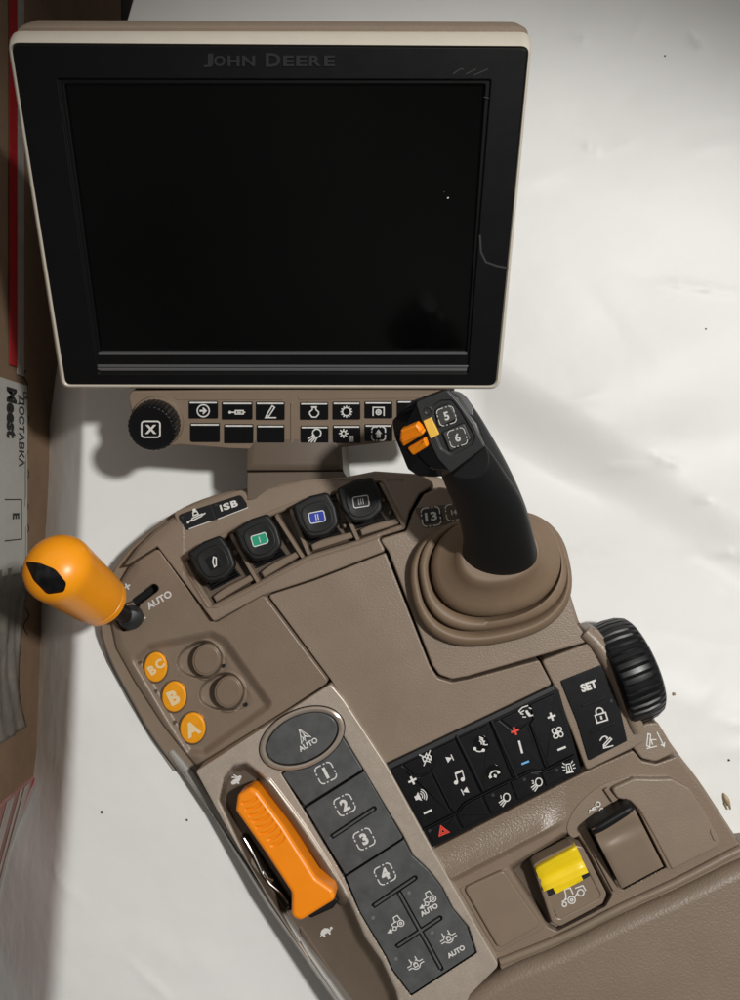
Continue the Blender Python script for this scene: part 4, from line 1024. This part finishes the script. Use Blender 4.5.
# body and print kept as separate meshes where grooves are cut
m = MB(); m.plate(rnd([(305.5, 808.5), (364, 771.5), (402.5, 838), (345.5, 874.5)], 1.2), KPn, .006, .00001)
o23 = build(m, 'keypad_button', [M_key, M_wht, M_blk], con, cuts=[gc], bevel=.0004, label='slate grey double button numbered 2 and 3')
m = MB(); 
for t, x, y in (('2', 344.6, 805), ('3', 364.2, 839)): m.icon(DASH, x, y, 9, 27, KPn, 1.2, 0); m.text(t, x, y, 12, 27, KPn, 0, .0001, .05)
build(m, 'printed_numbers', M_wht, o23, smooth=False)
m = MB(); m.plate(caps(333.5, 836, 373, 809.8, 2.4), KPn, .003, .0006, 0, off=-.0001); build(m, 'divider_rib', M_key, o23)
m = MB(); m.plate(rnd([(346, 877), (403.5, 840), (412, 856, 4), (428.5, 871, 8), (441.5, 888, 8), (451.5, 908, 8), (467, 927.5, 8), (475, 952.5), (411.3, 994), (393, 970, 8), (386, 955, 8), (377, 940, 8), (360, 911.5, 8)], 1.5), KPn, .006, .00001)
gs = []
for c_ in (caps(374, 906, 415, 878.3, 5), caps(397.5, 946.5, 440, 918.5, 5), caps(399, 893, 441, 969, 5)):
    k = MB(); k.plate(c_, KPn, .0015, .00001, 2, off=.0005, seg=1); gs.append(k)
o4 = build(m, 'keypad_button', [M_key, M_wht, M_blk], con, cuts=gs, bevel=.0004, label='slate grey keypad with 4, tractor and lock symbols')
m = MB()
for kk, c_ in enumerate((caps(375, 905.3, 414, 879, 2.4), caps(398.5, 945.8, 439, 919.2, 2.4), caps(399.5, 894, 440.5, 968, 2.4))): m.plate(c_, KPn, .003, .0006, 0, off=-.0001-kk*.00006)
build(m, 'divider_rib', M_key, o4)
m = MB()
m.icon(DASH, 385, 874, 9, 27, KPn, 1.2, 0); m.text('4', 385, 874, 12, 27, KPn, 0, .0001, .05)
m.icon(TRACT, 396, 923, 7.5, 30, KPn, 1.05, 0); m.icon(TRACT, 428, 898.5, 7.5, 30, KPn, 1.05, 0); m.text('AUTO', 429, 909.8, 5.3, 30, KPn, 0, .0001, .04)
m.icon(DIFF, 415.7, 964.6, 7.4, 30, KPn, 1.05, 0); m.icon(DIFF, 448.5, 938.5, 7.4, 30, KPn, 1.05, 0); m.text('AUTO', 456, 951.6, 5.3, 30, KPn, 0, .0001, .04)
build(m, 'printed_symbols', M_wht, o4, smooth=False)
M_dl = mat('dim_led', (.16, .16, .16), .4)
for x, y in ((373, 918), (409, 893), (396, 959), (432, 933)):
    m = MB(); m.plate(ell(x, y, 1.9, 1.9, 0, 12), KPn, .001, .0001, 0, off=.0002); build(m, 'indicator_dot', M_dl, o4)
# oval button
m = MB()
R0 = ell(302, 739, 44.5, 28.5, 25, 64); 
m.loft([[TPn.hit(x, y, off) for x, y in ell(302, 738.5, rx, ry, 25, 64)] for rx, ry, off in ((44.8, 28.8, -.003), (44.8, 28.8, .0022), (44, 28, .0032), (42, 26.3, .0038), (39.6, 24.2, .0034), (38.4, 23.2, .0022), (38.2, 23, -.002))])
ring = build(m, 'oval_ring', M_ring, con)
m = MB(); m.plate(ell(302, 738.5, 45.6, 29.6, 25, 64), TPn, .003, .0003, 0, off=.0010); build(m, 'oval_shadow_gap', M_blk, ring)
OV = TPn
m = MB(); m.plate(ell(301.8, 738.7, 37.4, 22.4, 25, 64), OV, .006, .0008, 0, off=.0041, dome=.0)
m.icon(NAVA, 303.5, 735.5, 7.5, 33, OV, .9, 1, .0042); m.text('AUTO', 308, 744.5, 5.6, 30, OV, 1, .0042, .03)
build(m, 'oval_button', [M_key, M_wht], con, label='dark grey oval button with arrow symbol and the word AUTO')
# throttle
TH = PL((245, 795, .1070), (265, 790, .1080), (310, 905, .1145))
m = MB(); th = [(235, 811, 6), (237, 795, 7), (250, 787, 7), (257, 791, 5), (283, 826, 10), (316, 878, 10), (333, 890, 7), (335.5, 900, 7), (300, 922, 8), (291, 917, 7), (291, 893, 10), (266, 855, 14)]
thp = rnd(th, 5, 7); thf = rec_fn(thp)
def thr_h(x, y):
    a_ = ((x-246)*.50+(y-793)*.866); t_ = (x-246)*.866-(y-793)*.50
    a_ += .028*(t_-2)**2-1.5
    if not (5 < a_ < 62) or t_ < -9 or t_ > 13: return 0
    e_ = -thf(x, y)
    if e_ < 2: return 0
    u_ = (a_-5) % 7.1-3.5
    fade = sst((e_-2)/2.5)*(1 if a_ < 45 else sst((t_+6)/4))
    return -.0011*math.exp(-(u_/1.15)**2)*fade
m.relief(thp, TH, .018, .0030, thr_h, .7, seg=6)
thr = build(m, 'throttle_lever', [M_org], con, sharp=75, label='orange ribbed throttle lever with flared end')
m = MB(); m.plate(rnd([(300, 912), (333, 892), (339, 901), (333, 909), (311, 919)], 3), FL(.094), .012, .002); build(m, 'lever_base', M_blk2, thr)
# steel detent strips beside throttle
m = MB()
def on_t(pts): return [TPn.hit(x, y, h) for x, y, h in pts]
m.tube(on_t(((244, 838, -.009), (250, 848, -.0075), (257, 862, -.0075), (263, 872, -.009))), .0009, 8)
m.tube(on_t(((252, 851, -.0075), (262, 873, -.0065), (270, 884, -.008), (281, 893, -.007), (288, 903, -.010))), .0008, 8)
m.tube(on_t(((263, 871, -.0078), (268, 878, -.0055), (273, 880, -.0075))), .0013, 8)
build(m, 'detent_spring', M_met, thr)
m = MB(); RF = TPn
m.icon(RABB, 236, 779, 6.2, 28, RF, 1, 0, -.0119)
build(m, 'rabbit_symbol', M_wht, con, smooth=False); m = MB(); m.icon(TURT, 325.5, 931.5, 7.2, 28, RF, 1, 0, -.0119)
build(m, 'turtle_symbol', M_wht, con, smooth=False)
# --- tray at the lower right
TR = PL((431, 848, .100), (580, 772, .100), (600, 930, .097))
tr = [(432, 850), (583, 773), (633, 750.5), (642, 761, 6), (656, 764, 6), (678, 756), (712, 803), (742, 848), (760, 862), (675, 896), (505, 978), (499, 965)]
b1 = rec_fn(rnd([(507, 867), (562, 833), (576, 831), (586, 845), (613, 895, 5), (606, 907, 5), (557, 932, 5), (547, 927, 5)], 4))
b2 = rec_fn(rnd([(588, 829), (632, 804), (638, 808), (666, 867), (623, 890), (611, 881)], 3))
def tray_h(x, y):
    # slope between the button panel and the pads: v runs from the panel edge to the pad edge
    v = ((x-432)*.455+(y-850)*.89)/34.0
    fx = 1-sst((x-538)/34)
    h = fx*.0062*max(0, min(1.0, v)-.15)**2/.72
    if v > 1: h = fx*.0062*max(0, 1-(v-1)/.12)
    c_ = b1(x, y)
    if c_ < 0: h = min(h, .0062-.011*sst(-c_/5)) if h > 0 else -.008*sst(-c_/5)
    c_ = b2(x, y)
    if c_ < 0: h -= .010*sst(-c_/1.5)
    return h
def tray_m(x, y):
    if b1(x, y) < -3 or b2(x, y) < -1: return 1
    v = ((x-432)*.455+(y-850)*.89)/34.0
    return 2 if v < 1.05 and x < 566 else 0
m = MB(); m.relief(rnd(tr, 3), TR, .03, .0010, tray_h, 1.2, 0, tray_m)
build(m, 'lower_tray', [M_tray, M_brd, M_tray2], con, sharp=80)
m = MB(); m.plate(rnd([(459, 889, 3), (506, 867.5, 4), (547, 927, 6), (497, 954, 6)], 4), TR, .006, .0008, 0, off=.0008)
m.plate(rnd([(464, 888.5, 5), (503.5, 870.5, 5), (541.5, 925, 6), (499, 949.5, 6)], 5), TR, .008, .0014, 0, off=.0034)
build(m, 'blank_pad', M_brs, con)
# trim lip along the cushion
m = MB(); lp_ = spline([(500, 962), (560, 938), (620, 908), (680, 880), (738, 850), (752, 846)], 6, False)
m.tube([W(x, y, .0985) for x, y in lp_], .0028, 14); build(m, 'trim_lip', M_brs, con, sharp=80)
# yellow slide switch
YP = PL((536, 868, .1065), (576, 846, .1065), (590, 912, .1035))
m = MB()
fo = rnd([(533, 866, 4), (540, 861, 3), (572, 844.5, 4), (583, 847, 5), (607, 894, 6), (603, 904, 6), (560, 927, 6), (552, 923, 6)], 4)
fi = rnd([(537.5, 866.5), (575, 846.5), (602, 896, 5), (600, 900, 3), (561, 920.5, 5), (556, 919, 4)], 3)
m.plate(fo, YP, .012, .00001, 0)
ci = MB(); ci.plate(fi, YP, .004, .00001, 0, off=.0015, seg=1, flare=-.0008)
build(m, 'slide_frame', [M_brs], con, cuts=[ci], bevel=.0010)
m = MB(); m.plate(rnd([(545, 893), (589, 872), (601.5, 896, 4), (599.5, 899.5, 3), (562, 919, 4), (557, 917, 4)], 3), YP, .003, .0005, 0, off=-.0010)
m.plate([(545.5, 891.5), (553, 888), (555, 893.5), (548, 897)], YP, .003, .0001, 2, off=-.0006)
m.plate([(580.5, 875), (588, 871.5), (590, 876), (583, 880)], YP, .003, .0001, 2, off=-.0006)
m.icon(IMPL, 573, 895.5, 11, 20, YP, 1.25, 1, -.0008)
build(m, 'slide_plate', [M_brs, M_wht, M_voidm], con)
m = MB()
def yz(u, v):
    b = .1075
    e = .0022*math.cos(v*math.pi*1.7)+.00016*math.sin(v*math.pi*7)*(1 if .15<v<.85 else 0)+.0005
    return b+e-.0012*(abs(2*u-1)**8)-(.0015*(1-min(1, v*12)))+.0008
m.grid([(535, 868), (576, 845.5), (588.5, 872.5), (544, 891.5)], yz, 24, 24, .006)
m.plate(rnd([(552.5, 888), (581, 875), (583.5, 880.5), (556, 894.5)], .8), YP, .004, .0006, 0, off=.0006)
build(m, 'yellow_slider', M_yel, con, sharp=60)
# control lever with hub disc
m = MB(); hub = spline([(567, 830), (571, 816), (580, 803), (596, 789), (614, 781), (634, 778), (645, 800), (640, 812), (615, 815), (592, 826), (575, 838)], 5)
m.plate(hub, TR, .003, .0006, 0, off=.0008); build(m, 'hub_plate', M_br, con)
m = MB(); CVP = PL((640, 785, .1045), (700, 800, .1035), (680, 865, .1035))
m.plate(rnd([(611, 789), (634, 778.5, 6), (655, 779), (672, 778.5, 8), (690, 788, 8), (707, 815, 8), (721.5, 842, 3), (718, 847.5, 3), (672, 870.5, 3), (655, 838), (640, 811, 8), (630, 801, 5), (618, 799)], 5), CVP, .008, .0016)
m.plate(caps(713, 832, 716, 839, 5), CVP, .002, .0006, 0, off=.0008)
build(m, 'hub_cover', M_br, con)
m = MB()
for (x, y, s_) in ((594, 808.5, 4.8), (598, 815, 4.8)): m.icon(HITCH, x, y, s_, 27, TR, 1.1, 0, .0018); m.icon([('C', arc(1.1, .55, .5, 0, 330, 9))], x, y, s_, 20, TR, 1.1, 0, .0018)
build(m, 'lever_symbols', M_wht, con, smooth=False)
m = MB(); 
def lz(u, v): return .1175-.012*v**1.5-.0032*math.exp(-((v-.24)/.11)**2)*math.sin(math.pi*u)**.5-.0012*abs(2*u-1)**10
m.grid([(592, 829.5), (634, 808), (663.5, 866.5), (622, 888.5)], lz, 24, 30, .012)
lev = build(m, 'control_lever', M_brs, con, sharp=60, label='brown saddle shaped lever with black top edge')
m = MB()
def bz_(u, v): return .1185-.004*(2*v-1)**2-.002*abs(2*u-1)**6
m.grid([(590, 827), (630, 802.5), (637.5, 813), (595.5, 838)], bz_, 20, 12, .014); build(m, 'black_edge', M_blk2, lev, sharp=60)
m = MB(); n = 10
m.plate(rnd([(580, 829), (586, 826), (619, 889), (614, 893)], 2), TR, .008, .0008, 0, off=.0022)
m.plate(rnd([(634, 802), (640.5, 806), (674, 867), (668.5, 870.5)], 2), TR, .008, .0008, 0, off=.0050)
build(m, 'lever_guides', M_brs, con)
m = MB(); m.plate(rnd([(604, 790), (608, 788), (618, 800), (613, 803)], 1), TR, .004, .0006, 0, off=.0035); build(m, 'pointer_rib', M_brs, con)
# --- cushion
m = MB(); cu = [(462, 1003), (507, 972), (560, 950), (620, 920), (680, 893), (735, 866), (765, 856), (790, 868), (850, 980), (840, 1100), (700, 1200), (470, 1250), (410, 1100), (430, 1040)]
CU = PL((500, 1000, .106), (740, 880, .106), (700, 1000, .110))
m.plate(spline(cu, 4), CU, .05, .010, seg=6)
build(m, 'armrest_cushion', M_cush, con, sharp=60)

# ================================================================== CAMERA, LIGHT, WORLD
cam = bpy.data.cameras.new('camera'); co = bpy.data.objects.new('camera', cam); COL.objects.link(co)
co.location = (0, 0, ZC); cam.sensor_fit = 'VERTICAL'; cam.sensor_height = 36; cam.sensor_width = 26.64; cam.lens = 36*F/1000
cam.clip_start = .01; cam.clip_end = 20
S.camera = co
def lamp(name, loc, tgt, power, size, ang=70, blend=.6, col=(1, 1, 1), kind='SPOT'):
    l = bpy.data.lights.new(name, kind); o = bpy.data.objects.new(name, l); COL.objects.link(o)
    o.location = loc; d = Vector(tgt)-Vector(loc); o.rotation_euler = d.to_track_quat('-Z', 'Y').to_euler()
    l.energy = power; l.color = col
    if kind == 'SPOT': l.spot_size = math.radians(ang); l.spot_blend = blend; l.shadow_soft_size = size
    elif kind == 'AREA': l.shape = 'DISK'; l.size = size
    return o
lamp('key_lamp', (.85, .35, 1.95), (.07, -.14, 0), 146, .07, 34, .6, (1, .985, .95))
wd = bpy.data.worlds.new('World'); S.world = wd; wd.use_nodes = True
_n = wd.node_tree; _bg = _n.nodes['Background']; _tc = _n.nodes.new('ShaderNodeTexCoord'); _nz = _n.nodes.new('ShaderNodeTexNoise')
_nz.inputs['Scale'].default_value = 1.9; _nz.inputs['Detail'].default_value = 2; _n.links.new(_tc.outputs['Generated'], _nz.inputs['Vector'])
_rp = _n.nodes.new('ShaderNodeValToRGB'); _n.links.new(_nz.outputs['Fac'], _rp.inputs['Fac'])
_rp.color_ramp.elements[0].position = .36; _rp.color_ramp.elements[1].position = .66
_rp.color_ramp.elements[0].color = (.12, .10, .085, 1); _rp.color_ramp.elements[1].color = (1.0, .97, .93, 1)
_sx = _n.nodes.new('ShaderNodeSeparateXYZ'); _n.links.new(_tc.outputs['Generated'], _sx.inputs[0])
_mr = _n.nodes.new('ShaderNodeMapRange'); _mr.interpolation_type = 'SMOOTHSTEP'
for _k, _v in ((1, -.45), (2, .25), (3, .30), (4, 1.5)): _mr.inputs[_k].default_value = _v
_n.links.new(_sx.outputs[1], _mr.inputs[0])
_vm = _n.nodes.new('ShaderNodeMix'); _vm.data_type = 'RGBA'; _vm.blend_type = 'MULTIPLY'; _vm.inputs[0].default_value = 1
_n.links.new(_rp.outputs['Color'], _vm.inputs[6]); _n.links.new(_mr.outputs[0], _vm.inputs[7])
_n.links.new(_vm.outputs[2], _bg.inputs['Color']); _bg.inputs['Strength'].default_value = .36
S.view_settings.view_transform = 'Standard'; S.view_settings.look = 'None'; S.view_settings.exposure = 0; S.view_settings.gamma = 1
S.render.engine = 'CYCLES'
